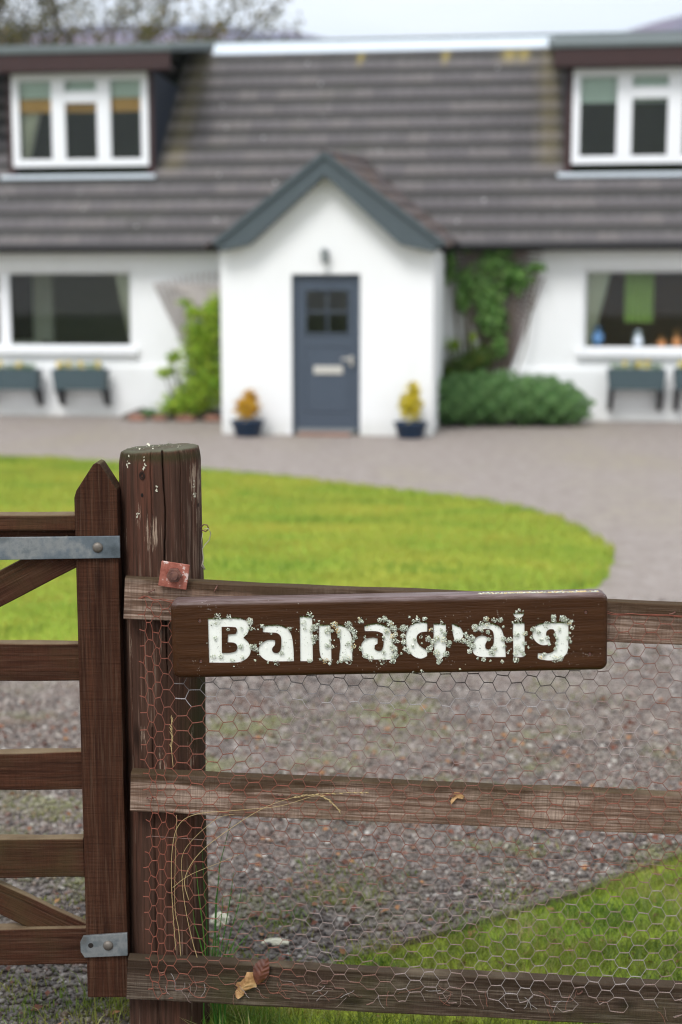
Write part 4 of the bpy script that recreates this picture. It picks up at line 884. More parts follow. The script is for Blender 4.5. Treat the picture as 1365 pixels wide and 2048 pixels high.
for px, py, kr in [(285, 951, .0075), (391, 1017, .004), (378, 1437, .008), (270, 1495, .006), (286, 1832, .0065), (285, 990, .003)]:
    x_ = at(px, py, PY-PR*.93); dx = x_.x-PX; a0 = math.atan2(-math.sqrt(max(1e-6, PR**2-dx*dx)), dx); mb = MB()
    for ring in (1.0, .55): mb.tube([((PR*1.004)*math.cos(a0+math.cos(q_*.5236)*kr*ring*.8/PR), (PR*1.004)*math.sin(a0+math.cos(q_*.5236)*kr*ring*.8/PR), x_.z+math.sin(q_*.5236)*kr*ring*1.15) for q_ in range(13)], .0009*(1.4-ring*.5), 5, False)
    mb.make('knot', M['hole'], post)
# white spots and lichen crumbs on post top and face
cr_ = np.array([(PR*.7*math.cos(a_)*k_, PR*.9*math.sin(a_)*k_, ptop+.005) for a_, k_ in zip(rng.random(60)*6.28, np.where(np.arange(60) < 18, rng.random(60)**.5, 0))]); 
foliage_st('bird_droppings', cr_, rng.normal(size=(60, 3))*.5+[0, 0, 1], .004+rng.random(60)*.004, M['pale_stone'], post, seed=5, aspect=.8)
P = []
for px, py, k_ in [(256, 924, 6), (290, 926, 7), (316, 972, 5), (386, 995, 9), (386, 975, 5), (276, 1030, 4)]:
    for _ in range(k_):
        x_ = at(px+random.gauss(0, 1.6), py+random.gauss(0, 6), PY-PR*.93); dx = x_.x-PX; P.append((dx, -math.sqrt(max(0, (PR*1.0)**2-dx*dx))-.001, x_.z))
P = np.array(P); Nn = np.c_[P[:, 0], P[:, 1], np.zeros(len(P))]+rng.normal(size=(len(P), 3))*.01; foliage_st('bird_droppings', P, Nn, .004+rng.random(len(P))*.003, M['pale_stone'], post, seed=6)

def to_f(o): o.parent = fence; o.matrix_parent_inverse = FI; return o
RA = pplank('rail', (249, 1157), (1365, 1209), (248, 1239), (1365, 1291), YR, .036, M['rail'], fence, 1, .5)
RB = pplank('rail', (262, 1545), (1365, 1592), (261, 1624), (1365, 1670), YR, .036, M['rail'], fence, 2, .5)
RC = pplank('rail', (255, 1919), (1365, 1975), (254, 1999), (1365, 2058), YR, .036, M['rail_low'], fence, 3, .5)
for r_, lb in ((RA, 'topmost rail with the sign fixed to it'), (RB, 'middle rail, pinkish brown under rusty wire'), (RC, 'lowest rail, greyer and darker than the others')): r_['label'] = lb
# bolt and plate through the post
bp = at(349, 1150, 2.992); rot = Matrix.Rotation(R(9), 4, 'Y'); mwp = Matrix.Translation(bp) @ rot
pl_ = MB().box(-.0305, .0305, -.006, 0, -.0275, .0275).make('bolt_plate', M['rust'], None, mwp, bevel=.0022, seg=3); to_f(pl_)
mb = MB(); mb.add([(.0165*math.cos(R(60*i_+12)), y, .0165*math.sin(R(60*i_+12))) for y in (-.0065, -.017) for i_ in range(6)], [(0, 1, 2, 3, 4, 5), (11, 10, 9, 8, 7, 6)]+[(i_, (i_+1) % 6, (i_+1) % 6+6, i_+6) for i_ in range(6)])
nu_ = mb.make('nut', M['bolt'], None, mwp @ Matrix.Translation((.001, 0, .002)), bevel=.0012); nu_.parent = pl_; nu_.matrix_parent_inverse = mwp.inverted()
mb = MB(); mb.tube([(0, -.016, 0), (0, -.026, 0), (0, -.0275, 0)], [.0095, .0095, .0085], 24); bo = mb.make('bolt', M['bolt'], None, mwp @ Matrix.Translation((.001, 0, .002))); bo.parent = pl_; bo.matrix_parent_inverse = mwp.inverted()

# wire netting
PW, HH, TWL = .0632, .01800, .0104
YN = YR-.0062; A0 = at(283, 1196, YN); A1 = at(1365, 1232, YN); slope_n = (A1.z-A0.z)/(A1.x-A0.x); ncol = 44; nrow = 98
def warp(x, z):
    """x along the fence from the left end, z down from the top wire"""
    n1 = mnoise.noise(Vector((x*5, z*5, 1))); n2 = mnoise.noise(Vector((x*5, z*5, 7))); n3 = mnoise.noise(Vector((x*26, z*26, 3))); n4 = mnoise.noise(Vector((x*26, z*26, 13)))
    k_ = .0035+.010*max(0, (z-.855)/.07)**1.5+.002*math.exp(-x/.1)
    sq = x*.55+.45*max(0, x-.10) if x < .10 else x-.045
    dx = n1*.013+n3*k_*1.3; dz = n2*.012+n4*k_*1.2
    dy = -.004*abs(mnoise.noise(Vector((x*9, z*9, 4))))*(1+max(0, (z-.86)/.05))
    return Vector((A0.x+sq+dx, YN+dy-.0015, A0.z+slope_n*sq-z*(.99)+dz))
MAXZ = .925
mb_v = []; mb_f = []; rr_ = []
def seg(pts, r, rust):
    b = len(mb_v); n_ = 4; pts = [Vector(p) for p in pts]
    for i_, p in enumerate(pts):
        d = (pts[min(i_+1, len(pts)-1)]-pts[max(i_-1, 0)]).normalized(); a_ = Vector((0, -1, 0)).cross(d).normalized(); q_ = d.cross(a_)
        for k_ in range(n_): mb_v.append(p+(a_*math.cos(k_*math.pi/2)+q_*math.sin(k_*math.pi/2))*r); rr_.append(rust)
    for i_ in range(len(pts)-1):
        for k_ in range(n_): mb_f.append((b+i_*n_+k_, b+i_*n_+(k_+1) % n_, b+(i_+1)*n_+(k_+1) % n_, b+(i_+1)*n_+k_))
def rustv(x, z):
    v = .38
    v += .45*math.exp(-((x)/.22)**2)                       # over the post
    v += .42*math.exp(-((z-.435)/.055)**2)+.30*math.exp(-((z-.03)/.04)**2)*(1 if x > .95 or x < .2 else 0)
    v += .16*math.exp(-((z-.55)/.08)**2)+.14*math.exp(-((z-.87)/.06)**2)*(1 if x < .6 else -.4)
    if z < .22 and .1 < x < .97: v = -1
    if v < 0: return -.6+max(0, z-.15)*9
    return v+.10*mnoise.noise(Vector((x*8, z*8, 2)))
for j in range(nrow):
    for i_ in range(-1, ncol*2):
        if (i_+j) % 2: continue
        x = i_*PW/2; z = j*HH/1.0*.5*2*.5*2/1.0*.5+0
        z = j*HH
        if z > MAXZ or x < -.02: continue
        if z > .89 and random.random() < .3: continue
        pts = [warp(x-TWL+2*TWL*k_/4, z)+Vector((0, 0, .0007*math.sin(k_*1.57))) for k_ in range(5)]
        rv = rustv(x, z)
        if x > -.005:
            # the twist: two strands wound together
            for ph in (0, math.pi):
                seg([warp(x-TWL+2*TWL*k_/10, z)+Vector((0, -.0006*math.cos(ph+k_*1.9), .0008*math.sin(ph+k_*1.9))) for k_ in range(11)], .00074, rv+.05)
        for sgn in (-1, 1):
            if z+sgn*HH > MAXZ or z+sgn*HH < -.001: continue
            if z > .88 and random.random() < .25: continue
            p0 = warp(x+TWL, z); p1 = warp(x+PW/2-TWL, z+sgn*HH); mid = (p0+p1)/2+Vector((random.gauss(0, .0006), 0, random.gauss(0, .0006))); seg([p0, mid, p1], .00048+(.00026 if z < .56 or x < .15 else .0001), rv)
# top selvage wire (heavier) and a middle line wire
seg([warp(.001+1.6*k_/160, -.001)+Vector((0, -.001, .0018*math.sin(k_*.35)+.006*mnoise.noise(Vector((k_*.11, 0, 0))))) for k_ in range(161)], .0011, .95)
seg([warp(.001+1.6*k_/160, -.003)+Vector((0, -.002, .0016*math.sin(k_*.55+2)+.006*mnoise.noise(Vector((k_*.11, 0, 0))))) for k_ in range(161)], .0007, .9)
m0 = at(300, 1672, YN); m1 = at(700, 1700, YN); m2 = at(1365, 1732, YN); seg([m0.lerp(m1, k_/20) if k_ < 20 else m1.lerp(m2, (k_-20)/30)+Vector((0, 0, .001*math.sin(k_))) for k_ in range(62)], .0006, .45)
# loose crumpled ends along the lowest rail
for k_ in range(60):
    x = random.uniform(.02, 1.3); p = warp(x, .875+random.random()*.04)+Vector((0, -.002, 0)); pts = [p]; d = Vector((random.uniform(-1, 1), random.uniform(-.25, 0), random.uniform(-.8, .3)))
    for _ in range(5): d = (d+Vector((random.uniform(-.6, .6), random.uniform(-.1, .1), random.uniform(-.5, .5)))).normalized(); pts.append(pts[-1]+d*.007); pts[-1].y = min(pts[-1].y, YR-.005)
    seg(pts, .00045, random.uniform(.2, .8))
V = np.array([p[:] for p in mb_v])-np.array([PX, PY, 0]); obj('wire_netting', V, np.array(mb_f), M['wire'], fence, attrs={'rnd': rr_})
# staples
for px, py, an in [(303, 1182, 25), (432, 1177, 60), (905, 1895-304, 10), (1010, 1606, -20), (1335, 1640, 15), (560, 1590, 0), (686, 1211, 15), (1345, 1226, 20), (300, 1596, 0), (325, 1944, 10), (650, 1965, 0), (1160, 1985, 30)]:
    p = at(px, py, YR-.004)-Vector((PX, PY, 0)); dx = math.cos(R(an))*.006; dz = math.sin(R(an))*.006; MB().tube([p+Vector((-dx, .006, -dz)), p+Vector((-dx, -.002, -dz)), p+Vector((0, -.004, 0)), p+Vector((dx, -.002, dz)), p+Vector((dx, .006, dz))], .0014, 6).make('staple', M['bolt'], fence)

# twine and wire loop on the right of the post
def crv(pts, Y, r, mbx, n=5): mbx.tube([at(px, py, Y+dy) for px, py, dy in pts], r, n)
mb = MB(); crv([(400, 1057, 0), (408, 1049, 0), (415, 1050, 0), (418, 1058, .0), (412, 1063, 0), (404, 1060, 0)], 3.10, .0016, mb); tag(mb.make('wire_loop', M['bolt'], smooth=True), 'small rusty wire loop sticking out of the right of the gate post', 'wire')
mb = MB(); crv([(409, 1058, 0), (417, 1057, -.004), (422, 1066, -.003), (419, 1080, 0), (410, 1090, 0), (405, 1098, 0), (407, 1115, 0), (406, 1128, 0), (411, 1140, 0)], 3.10, .0011, mb); crv([(405, 1098, 0), (404, 1080, 0), (406, 1066, 0)], 3.102, .0008, mb); crv([(407, 1120, 0), (404, 1132, 0), (409, 1138, 0)], 3.102, .0014, mb)
tag(mb.make('twine', M['twine'], smooth=True), 'frayed pale twine hanging from the wire loop on the gate post', 'twine')

# ---- gate
gate = empty('gate', 'brown stained timber field gate hung on the round post', 'gate', Matrix.Translation((at(200, 1400, 3.05).x, 3.05, 0)))
GI = gate.matrix_world.inverted()
YS = 3.04
def para(o): o.parent = gate; o.matrix_parent_inverse = GI; return o
zt = at(193, 925, YS); zsh = at(152, 985, YS); zb_ = at(200, 1995, YS).z; xl = at(150, 1050, YS).x; xr = at(236, 1050, YS).x
# stile: pointed top, chamfered
cx_ = (xl+xr)/2; poly = [(xl, zb_), (xr, zb_), (xr, at(236, 980, YS).z), (xr-.006, at(230, 972, YS).z), (zt.x+.007, zt.z-.003), (zt.x, zt.z), (zt.x-.007, zt.z-.004), (xl+.005, zsh.z+.004), (xl, zsh.z-.012)]
o = MB().prism(poly, YS, YS+.07).make('stile', M['stile'], None, Matrix.Identity(4), bevel=.003, seg=2); 
bm = bmesh.new(); bm.from_mesh(o.data); bm.to_mesh(o.data); bm.free(); para(o)
YG = YS+.012
gl = [((-1000, 1027+7), (152, 1024+7), (-1000, 1066), (152, 1062), .034, 'top'), ((-1000, 1290), (160, 1287), (-1000, 1366), (160, 1361), .034, ''), ((-1000, 1515), (165, 1505), (-1000, 1592), (165, 1577), .034, ''), ((-1000, 1690), (168, 1681), (-1000, 1772), (168, 1752), .034, ''), ((-1000, 1880), (175, 1855), (-1000, 1950), (175, 1928), .034, '')]
for i_, g in enumerate(gl): pplank('gate_rail', g[0], g[1], g[2], g[3], YG+(.0 if i_ else -.004), g[4]+(.02 if i_ == 0 else 0), M['gate'], gate, 10+i_)
plank('gate_rail', at(-1000, 1074, YG+.01), at(152, 1072, YG+.01), .03, .03, M['gate'], gate, 31)
plank('brace', at(-900, 1645, YG-.002), at(150, 1100, YG-.002), .071, .020, M['gate'], gate, 20); plank('brace', at(-900, 1385, YG+.012), at(172, 1878, YG+.012), .068, .020, M['gate'], gate, 21)
# strap hinges
mb = MB(); q = [at(x, y, YS-.008) for x, y in ((-260, 1078), (240, 1072), (241, 1116), (-260, 1124))]; mb.prism([(p.x, p.z) for p in q], YS-.009, YS-.002)
s1 = para(mb.make('hinge', M['galv'], None, Matrix.Identity(4), bevel=.0012)); s1['label'] = 'long galvanised strap across the top of the gate'
mb = MB(); q = [at(x, y, YS-.008) for x, y in ((161, 1884), (167, 1872), (255, 1866), (256, 1911), (170, 1915), (162, 1903))]; mb.prism([(p.x, p.z) for p in q], YS-.009, YS-.002)
s2 = para(mb.make('hinge', M['galv'], None, Matrix.Identity(4), bevel=.0012)); s2['label'] = 'short galvanised plate with clipped corners low on the stile'
def dome(p, r, m, par, name='bolt_head'):
    mb = MB(); rings = [(r, 0), (r*.97, r*.16), (r*.8, r*.36), (r*.5, r*.5), (r*.12, r*.56)]; n = 24; V = []; Fc = []
    for rr2, hh in rings:
        for i_ in range(n): V.append((p.x+rr2*math.cos(2*math.pi*i_/n), p.y-hh, p.z+rr2*math.sin(2*math.pi*i_/n)))
    for k_ in range(len(rings)-1):
        for i_ in range(n): Fc.append((k_*n+i_, k_*n+(i_+1) % n, (k_+1)*n+(i_+1) % n, (k_+1)*n+i_))
    Fc.append(tuple(range((len(rings)-1)*n, len(rings)*n))); mb.add(V, Fc); o = mb.make(name, m, None, Matrix.Identity(4), True); o.parent = par; o.matrix_parent_inverse = par.matrix_world.inverted() if par.parent is None else GI @ gate.matrix_world @ GI if False else Matrix.Identity(4); return o
bpy.context.view_layer.update()
def dome_on(px, py, r, par):
    o = dome(at(px, py, YS-.009), r, M['bolthead'], par); o.matrix_parent_inverse = par.matrix_world.inverted(); return o
dome_on(196, 1095, .0115, s1); dome_on(217, 1891, .0115, s2)
h_ = at(182, 1891, YS-.0095); mb = MB(); mb.tube([(h_.x, h_.y, h_.z), (h_.x, h_.y+.002, h_.z)], .006, 20); o = mb.make('hole', M['hole']); o.parent = s2; o.matrix_parent_inverse = s2.matrix_world.inverted()

# ---- sign
YF = 2.948; TS = YR-.006-YF
c0 = at(343, 1281, YF); c1 = at(1217, 1264, YF); cen_s = (c0+c1)/2; ang = math.atan2(c1.z-c0.z, c1.x-c0.x); Wd = (c1-c0).length; Ht = (at(700, 1196, YF)-at(700, 1351, YF)).length
MS = Matrix.Translation(cen_s) @ Matrix.Rotation(-ang, 4, 'Y'); MSI = MS.inverted()
def sl(px, py): p = MSI @ at(px, py, YF); return (p.x, p.z)
sign = empty('sign', 'long brown painted name board with lichened white letters fixed to the top rail', 'sign', MS)
# board: rounded corners in plan, rounded-over front
def rrect(w_, h_, r, n=10):
    P = []
    for cx2, cz2, a0 in ((w_/2-r, h_/2-r, 0), (-w_/2+r, h_/2-r, 90), (-w_/2+r, -h_/2+r, 180), (w_/2-r, -h_/2+r, 270)):
        for k_ in range(n+1): a_ = R(a0+90*k_/n); P.append((cx2+r*math.cos(a_), cz2+r*math.sin(a_)))
    return P
ro = .013; rc = .017; loops = []
for k_ in range(9):
    a_ = R(90*k_/8); ins = ro*(1-math.cos(a_)) if True else 0; loops.append((ro*(1-math.sin(a_)), ro*(1-math.cos(a_))))
loops = loops  # (inset in plan -> y)
V = []; Fc = []; Lp = [(0, TS)]+[(ro*(1-math.cos(R(90*k_/8))), ro*(1-math.sin(R(90*k_/8)))) for k_ in range(9)]; 
for ins, y in Lp:
    for x, z in rrect(Wd-2*ins, Ht-2*ins, max(.003, rc-ins*.9)): V.append((x, y, z))
n_ = 44
for k_ in range(len(Lp)-1):
    for i_ in range(n_): Fc.append((k_*n_+i_, (k_+1)*n_+i_, (k_+1)*n_+(i_+1) % n_, k_*n_+(i_+1) % n_))
Fc.append(tuple(range(n_))); Fc.append(tuple(range((len(Lp)-1)*n_, len(Lp)*n_))[::-1])
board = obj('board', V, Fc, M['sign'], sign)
bm = bmesh.new(); bm.from_mesh(board.data); bmesh.ops.recalc_face_normals(bm, faces=bm.faces); bm.to_mesh(board.data); bm.free()
K = 6.825
LT = {
 'B': [((400, 1210), [(110, 180), (300, 175), (450, 168), (560, 172), (620, 200), (660, 255), (676, 320), (655, 390), (595, 448), (655, 495), (690, 560), (697, 625), (680, 690), (630, 745), (550, 783), (450, 790), (128, 788)])],
 'a1': [((400, 1210), [(858, 290), (900, 278), (1000, 266), (1080, 268), (1160, 290), (1220, 340), (1252, 410), (1267, 480), (1280, 600), (1285, 768), (1100, 772), (930, 770), (880, 742), (830, 700), (803, 650), (798, 590), (828, 535), (890, 490), (960, 472), (1028, 482), (1028, 552), (992, 580), (984, 620), (1010, 652), (1060, 657), (1098, 632), (1112, 560), (1112, 450), (1095, 410), (1050, 380), (960, 378), (863, 372)])],
 'l': [((590, 1210), [(68, 150), (237, 155), (247, 770), (75, 768)])],
 'n': [((590, 1210), [(328, 265), (485, 268), (497, 500), (500, 765), (400, 762), (332, 690)]), ((590, 1210), [(565, 275), (620, 260), (690, 290), (745, 350), (778, 430), (783, 550), (785, 752), (600, 765), (608, 680), (626, 560), (610, 450), (580, 380), (560, 330)])],
 'a2': [((590, 1210), [(948, 280), (1050, 250), (1150, 248), (1240, 275), (1300, 330), (1330, 420), (1340, 560), (1346, 748), (1180, 747), (1010, 745), (950, 720), (912, 650), (900, 560), (930, 490), (1000, 452), (1070, 443), (1130, 458), (1130, 530), (1092, 552), (1088, 600), (1130, 632), (1185, 622), (1213, 560), (1213, 450), (1200, 390), (1130, 358), (955, 358)])],
 'c': [((780, 1210), [(340, 235), (430, 225), (512, 235), (512, 365), (430, 370), (372, 410), (362, 480), (400, 550), (460, 590), (510, 620), (510, 700), (430, 742), (330, 710), (262, 640), (222, 560), (215, 440), (240, 330), (290, 270)])],
 'r': [((780, 1210), [(597, 250), (765, 255), (770, 480), (765, 640), (735, 715), (660, 755), (612, 700), (606, 560), (597, 450)]), ((780, 1210), [(848, 250), (910, 265), (970, 310), (1002, 380), (1002, 440), (950, 480), (880, 470), (852, 350)])],
 'a3': [((970, 1210), [(-122, 290), (-60, 250), (40, 240), (130, 250), (200, 290), (240, 350), (262, 430), (280, 560), (288, 712), (100, 714), (-60, 712), (-130, 690), (-168, 640), (-165, 540), (-130, 450), (-60, 415), (0, 420), (38, 440), (30, 500), (5, 540), (10, 590), (50, 610), (100, 580), (122, 530), (125, 400), (105, 347), (50, 325), (-60, 340), (-112, 338)])],
 'i': [((970, 1210), [(380, 260), (400, 235), (542, 235), (548, 692), (520, 716), (390, 712)]), ((970, 1210), [(385, 120), (400, 104), (542, 105), (522, 160), (460, 188), (408, 165)])],
 'g': [((970, 1210), [(700, 270), (770, 245), (880, 235), (1050, 228), (1142, 238), (1146, 400), (1140, 640), (1090, 702), (1010, 748), (880, 763), (760, 745), (720, 725), (724, 655), (830, 665), (920, 650), (963, 600), (975, 500), (970, 390), (940, 335), (890, 328), (845, 360), (835, 410), (860, 450), (900, 500), (890, 540), (800, 556), (720, 527), (665, 460), (648, 400), (660, 330)])]}
HOLE = [((400, 1210), [(298, 300), (480, 300), (505, 320), (508, 360), (490, 395), (385, 405), (380, 510), (480, 515), (515, 560), (510, 610), (480, 640), (400, 655), (302, 655)])]
def topoly(e): (ox, oy), P = e; return [sl(ox+x/K, oy+y/K) for x, y in P]
def soft(P, it=2, keep=38):
    """Chaikin, but keep right-angle corners"""
    for _ in range(it):
        n = len(P); o_ = []
        for i_ in range(n):
            a_, b_, c_ = Vector(P[i_-1]), Vector(P[i_]), Vector(P[(i_+1) % n]); an = (b_-a_).angle(c_-b_) if (b_-a_).length > 1e-9 and (c_-b_).length > 1e-9 else 0
            if math.degrees(an) > 52: o_.append(tuple(b_))
            else: o_ += [tuple(b_+(a_-b_)*.25), tuple(b_+(c_-b_)*.25)]
        P = o_
    return P
def area(P): return sum(P[i_-1][0]*P[i_][1]-P[i_][0]*P[i_-1][1] for i_ in range(len(P)))/2
DEP = .0038
def prism_obj(name, loops_, y0, y1, m, parent=None):
    """tessellated face(s) with holes: loops_ = [outer, hole, ...], closed prism"""
    from mathutils.geometry import tessellate_polygon
    pts = [[Vector((x, z, 0)) for x, z in lp_] for lp_ in loops_]; tri = tessellate_polygon(pts); flat = [p for lp_ in pts for p in lp_]; n = len(flat)
    V = [(p.x, y0, p.y) for p in flat]+[(p.x, y1, p.y) for p in flat]; Fc = [tuple(t_) for t_ in tri]+[tuple(i_+n for i_ in t_[::-1]) for t_ in tri]; b = 0
    for lp_ in loops_:
        k_ = len(lp_); Fc += [(b+i_, b+(i_+1) % k_, b+(i_+1) % k_+n, b+i_+n) for i_ in range(k_)]; b += k_
    o = obj(name, V, Fc, m, parent); bm = bmesh.new(); bm.from_mesh(o.data); bmesh.ops.remove_doubles(bm, verts=bm.verts, dist=1e-6); bmesh.ops.recalc_face_normals(bm, faces=bm.faces); bm.to_mesh(o.data); bm.free(); return o
outlines = []; cutters = []
for nm, parts in LT.items():
    mbs = []; allv = []
    for e in parts:
        P = soft(topoly(e)); outlines.append(P); lps = [P]+([soft(topoly(HOLE[0]))] if nm == 'B' else [])
        c_ = prism_obj('cut', lps, -.002, DEP, M['letter']); c_.parent = sign; cutters.append(c_)
        f_ = prism_obj('letter', lps, DEP-.0006, DEP+.001, M['letter']); mbs.append(f_)
    if len(mbs) > 1:
        bm = bmesh.new()
        for f_ in mbs: bm.from_mesh(f_.data)
        me = bpy.data.meshes.new('letter'); bm.to_mesh(me); bm.free(); me.materials.append(M['letter'])
        for f_ in mbs[1:]: bpy.data.objects.remove(f_)
        mbs[0].data = me
    mbs[0].parent = sign
hB = soft(topoly(HOLE[0]))
bpy.context.view_layer.update()
for c_ in cutters:
    md = board.modifiers.new('b', 'BOOLEAN'); md.operation = 'DIFFERENCE'; md.solver = 'EXACT'; md.object = c_
# screw holes too
for px, py in [(400, 1241), (402, 1322), (1172, 1224), (1180, 1308), (723, 1238)]:
    x, z = sl(px, py); c_ = MB().tube([(x, -.003, z), (x, .004, z)], [.0042, .0034], 16).make('cut', M['hole'], sign); cutters.append(c_); md = board.modifiers.new('b', 'BOOLEAN'); md.operation = 'DIFFERENCE'; md.solver = 'EXACT'; md.object = c_
dg = bpy.context.evaluated_depsgraph_get(); dg.update(); ev = board.evaluated_get(dg); me = bpy.data.meshes.new_from_object(ev, depsgraph=dg)
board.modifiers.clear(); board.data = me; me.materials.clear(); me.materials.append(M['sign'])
for p in me.polygons: p.material_index = 0
for c_ in cutters: bpy.data.objects.remove(c_)
for i_, (px, py) in enumerate([(400, 1241), (402, 1322), (1172, 1224), (1180, 1308)]):
    x, z = sl(px, py); MB().tube([(x, .0035, z), (x, .0015, z)], [.003, .0026], 12).make('screw', M['bolt'], sign)

# lichen crusts on the sign
bl = []   # (px, py, radius px, count)
def B_(o_, L_):
    for x, y, r, c_ in L_: bl.append((o_[0]+x/K, o_[1]+y/K, r/K, c_))
B_((400, 1210), [(685, 215, 50, 60), (690, 240, 45, 40), (690, 320, 40, 34), (385, 325, 30, 14), (560, 560, 42, 30), (230, 230, 55, 26), (160, 255, 30, 10), (560, 320, 30, 8), (210, 450, 32, 14), (185, 705, 40, 28), (290, 700, 50, 34), (445, 755, 35, 16), (590, 710, 38, 22), (730, 570, 55, 50), (765, 610, 40, 24), (240, 165, 80, 30), (400, 160, 40, 12), (850, 285, 34, 24), (1225, 325, 34, 20), (830, 515, 28, 12), (755, 755, 18, 8), (1050, 780, 60, 16), (930, 785, 15, 8), (1115, 660, 36, 20), (1225, 745, 40, 16), (1135, 565, 18, 8), (620, 390, 30, 12), (770, 310, 40, 8), (970, 385, 20, 8), (700, 560, 30, 20)])
B_((590, 1210), [(200, 130, 55, 30), (245, 155, 18, 12), (265, 203, 12, 8), (333, 218, 14, 8), (310, 265, 30, 26), (265, 310, 55, 70), (220, 350, 30, 20), (270, 450, 60, 60), (250, 520, 30, 14), (450, 350, 60, 60), (540, 270, 55, 60), (500, 350, 30, 26), (590, 350, 45, 50), (600, 420, 30, 20), (730, 270, 60, 66), (770, 330, 40, 46), (810, 370, 45, 50), (820, 440, 40, 40), (790, 490, 25, 20), (430, 545, 45, 34), (510, 570, 34, 26), (480, 480, 24, 18), (720, 530, 40, 24), (800, 560, 40, 30), (780, 610, 25, 14), (700, 720, 60, 34), (740, 760, 60, 30), (590, 780, 25, 14), (350, 740, 20, 12), (420, 755, 50, 26), (480, 790, 30, 16), (210, 755, 40, 24), (120, 240, 40, 14), (140, 315, 26, 8), (890, 180, 30, 16), (900, 225, 40, 40), (1160, 205, 38, 44), (1230, 195, 55, 60), (1290, 250, 50, 60), (1330, 300, 40, 44), (1250, 350, 50, 50), (1215, 440, 22, 20), (960, 445, 30, 12), (900, 600, 34, 26), (960, 690, 45, 26), (1215, 650, 34, 26), (1200, 760, 60, 34), (1030, 730, 45, 18), (1340, 430, 40, 40), (1345, 600, 45, 50), (1345, 700, 40, 40), (1320, 770, 30, 20), (980, 300, 20, 6), (640, 760, 30, 14)])
B_((780, 1210), [(20, 260, 40, 40), (50, 320, 60, 70), (80, 400, 40, 34), (60, 480, 50, 50), (30, 560, 40, 34), (70, 600, 50, 50), (80, 680, 50, 55), (50, 760, 40, 34), (110, 500, 25, 14), (160, 660, 20, 12), (190, 320, 60, 80), (230, 300, 30, 20), (180, 420, 40, 44), (190, 510, 45, 50), (220, 600, 48, 50), (270, 650, 30, 20), (340, 480, 30, 16), (320, 540, 40, 20), (380, 200, 38, 34), (320, 220, 25, 20), (270, 160, 20, 14), (365, 160, 18, 10), (480, 190, 36, 30), (560, 335, 34, 24), (430, 440, 28, 10), (440, 515, 16, 8), (530, 460, 48, 60), (590, 500, 50, 60), (540, 600, 50, 60), (570, 560, 30, 20), (640, 450, 50, 50), (750, 390, 38, 44), (740, 480, 50, 54), (810, 520, 45, 56), (800, 560, 30, 24), (640, 650, 55, 56), (770, 670, 50, 56), (680, 740, 50, 54), (665, 785, 32, 32), (700, 340, 28, 14), (710, 240, 26, 14), (900, 480, 30, 26), (960, 480, 40, 36), (1010, 490, 40, 40), (1030, 390, 30, 26), (1050, 430, 30, 24), (1120, 450, 50, 66), (1080, 520, 55, 66), (1130, 560, 50, 66), (1090, 630, 40, 46), (1160, 300, 50, 66), (1170, 340, 34, 24), (1260, 250, 45, 34), (1310, 190, 40, 34), (1250, 340, 40, 22), (1340, 370, 30, 20), (1280, 740, 38, 30), (1200, 730, 20, 10), (1350, 470, 25, 20), (440, 900, 22, 10), (320, 910, 12, 5), (960, 870, 15, 4), (860, 340, 16, 8)])
B_((970, 1210), [(30, 190, 36, 30), (130, 205, 45, 30), (210, 200, 40, 30), (40, 270, 40, 20), (40, 365, 30, 24), (50, 465, 28, 22), (130, 580, 50, 50), (90, 640, 44, 46), (120, 670, 30, 20), (250, 460, 40, 44), (300, 490, 25, 14), (345, 470, 40, 36), (265, 560, 28, 16), (320, 640, 30, 12), (240, 770, 25, 16), (75, 757, 15, 8), (430, 400, 50, 44), (550, 390, 40, 34), (540, 520, 35, 28), (600, 575, 22, 10), (440, 580, 50, 30), (500, 620, 40, 20), (420, 660, 40, 22), (530, 670, 30, 16), (430, 745, 55, 44), (460, 210, 60, 36), (470, 70, 22, 14), (430, 95, 28, 16), (520, 85, 14, 8), (380, 240, 16, 8), (655, 330, 42, 46), (640, 450, 30, 18), (730, 370, 40, 24), (850, 270, 60, 30), (860, 450, 34, 26), (935, 160, 36, 36), (940, 210, 44, 40), (1060, 180, 55, 64), (1110, 210, 50, 50), (1160, 250, 30, 34), (1180, 215, 26, 22), (960, 405, 22, 18), (985, 450, 24, 24), (980, 520, 22, 18), (960, 590, 26, 20), (1190, 310, 28, 14), (1160, 380, 18, 12), (1145, 450, 34, 30), (1170, 500, 24, 18), (1150, 580, 16, 10), (810, 675, 34, 18), (960, 740, 55, 38), (1040, 730, 45, 30), (880, 540, 24, 12), (770, 475, 34, 16), (780, 720, 40, 16), (250, 300, 20, 14), (1010, 330, 40, 16)])
P = []; Nn = []; Sz = []; rn = []
rl = np.random.default_rng(77)
for px, py, r_, c_ in bl:
    x, z = sl(px, py); rm = r_/930; hue = rl.random()
    n = max(2, int(c_*1.35)); rm *= .86; a_ = rl.random(n)*6.283; q_ = rl.random(n)**.55
    for k_ in range(n):
        rr2 = rm*q_[k_]; ex_ = .0003+.0034*(1-q_[k_]**2)*min(1, rm/.005)*rl.random()
        P.append((x+math.cos(a_[k_])*rr2, -ex_, z+math.sin(a_[k_])*rr2)); Nn.append((math.cos(a_[k_])*q_[k_]*.7+rl.normal()*.5, -1, math.sin(a_[k_])*q_[k_]*.7+.2+rl.normal()*.5)); Sz.append(.0008+rl.random()**1.5*.0022)
        rn.append(min(.88, rl.random()*.9*(.75+.25*hue)+.1*hue) if hue < .95 or rl.random() < .5 else .88+rl.random()*.12)
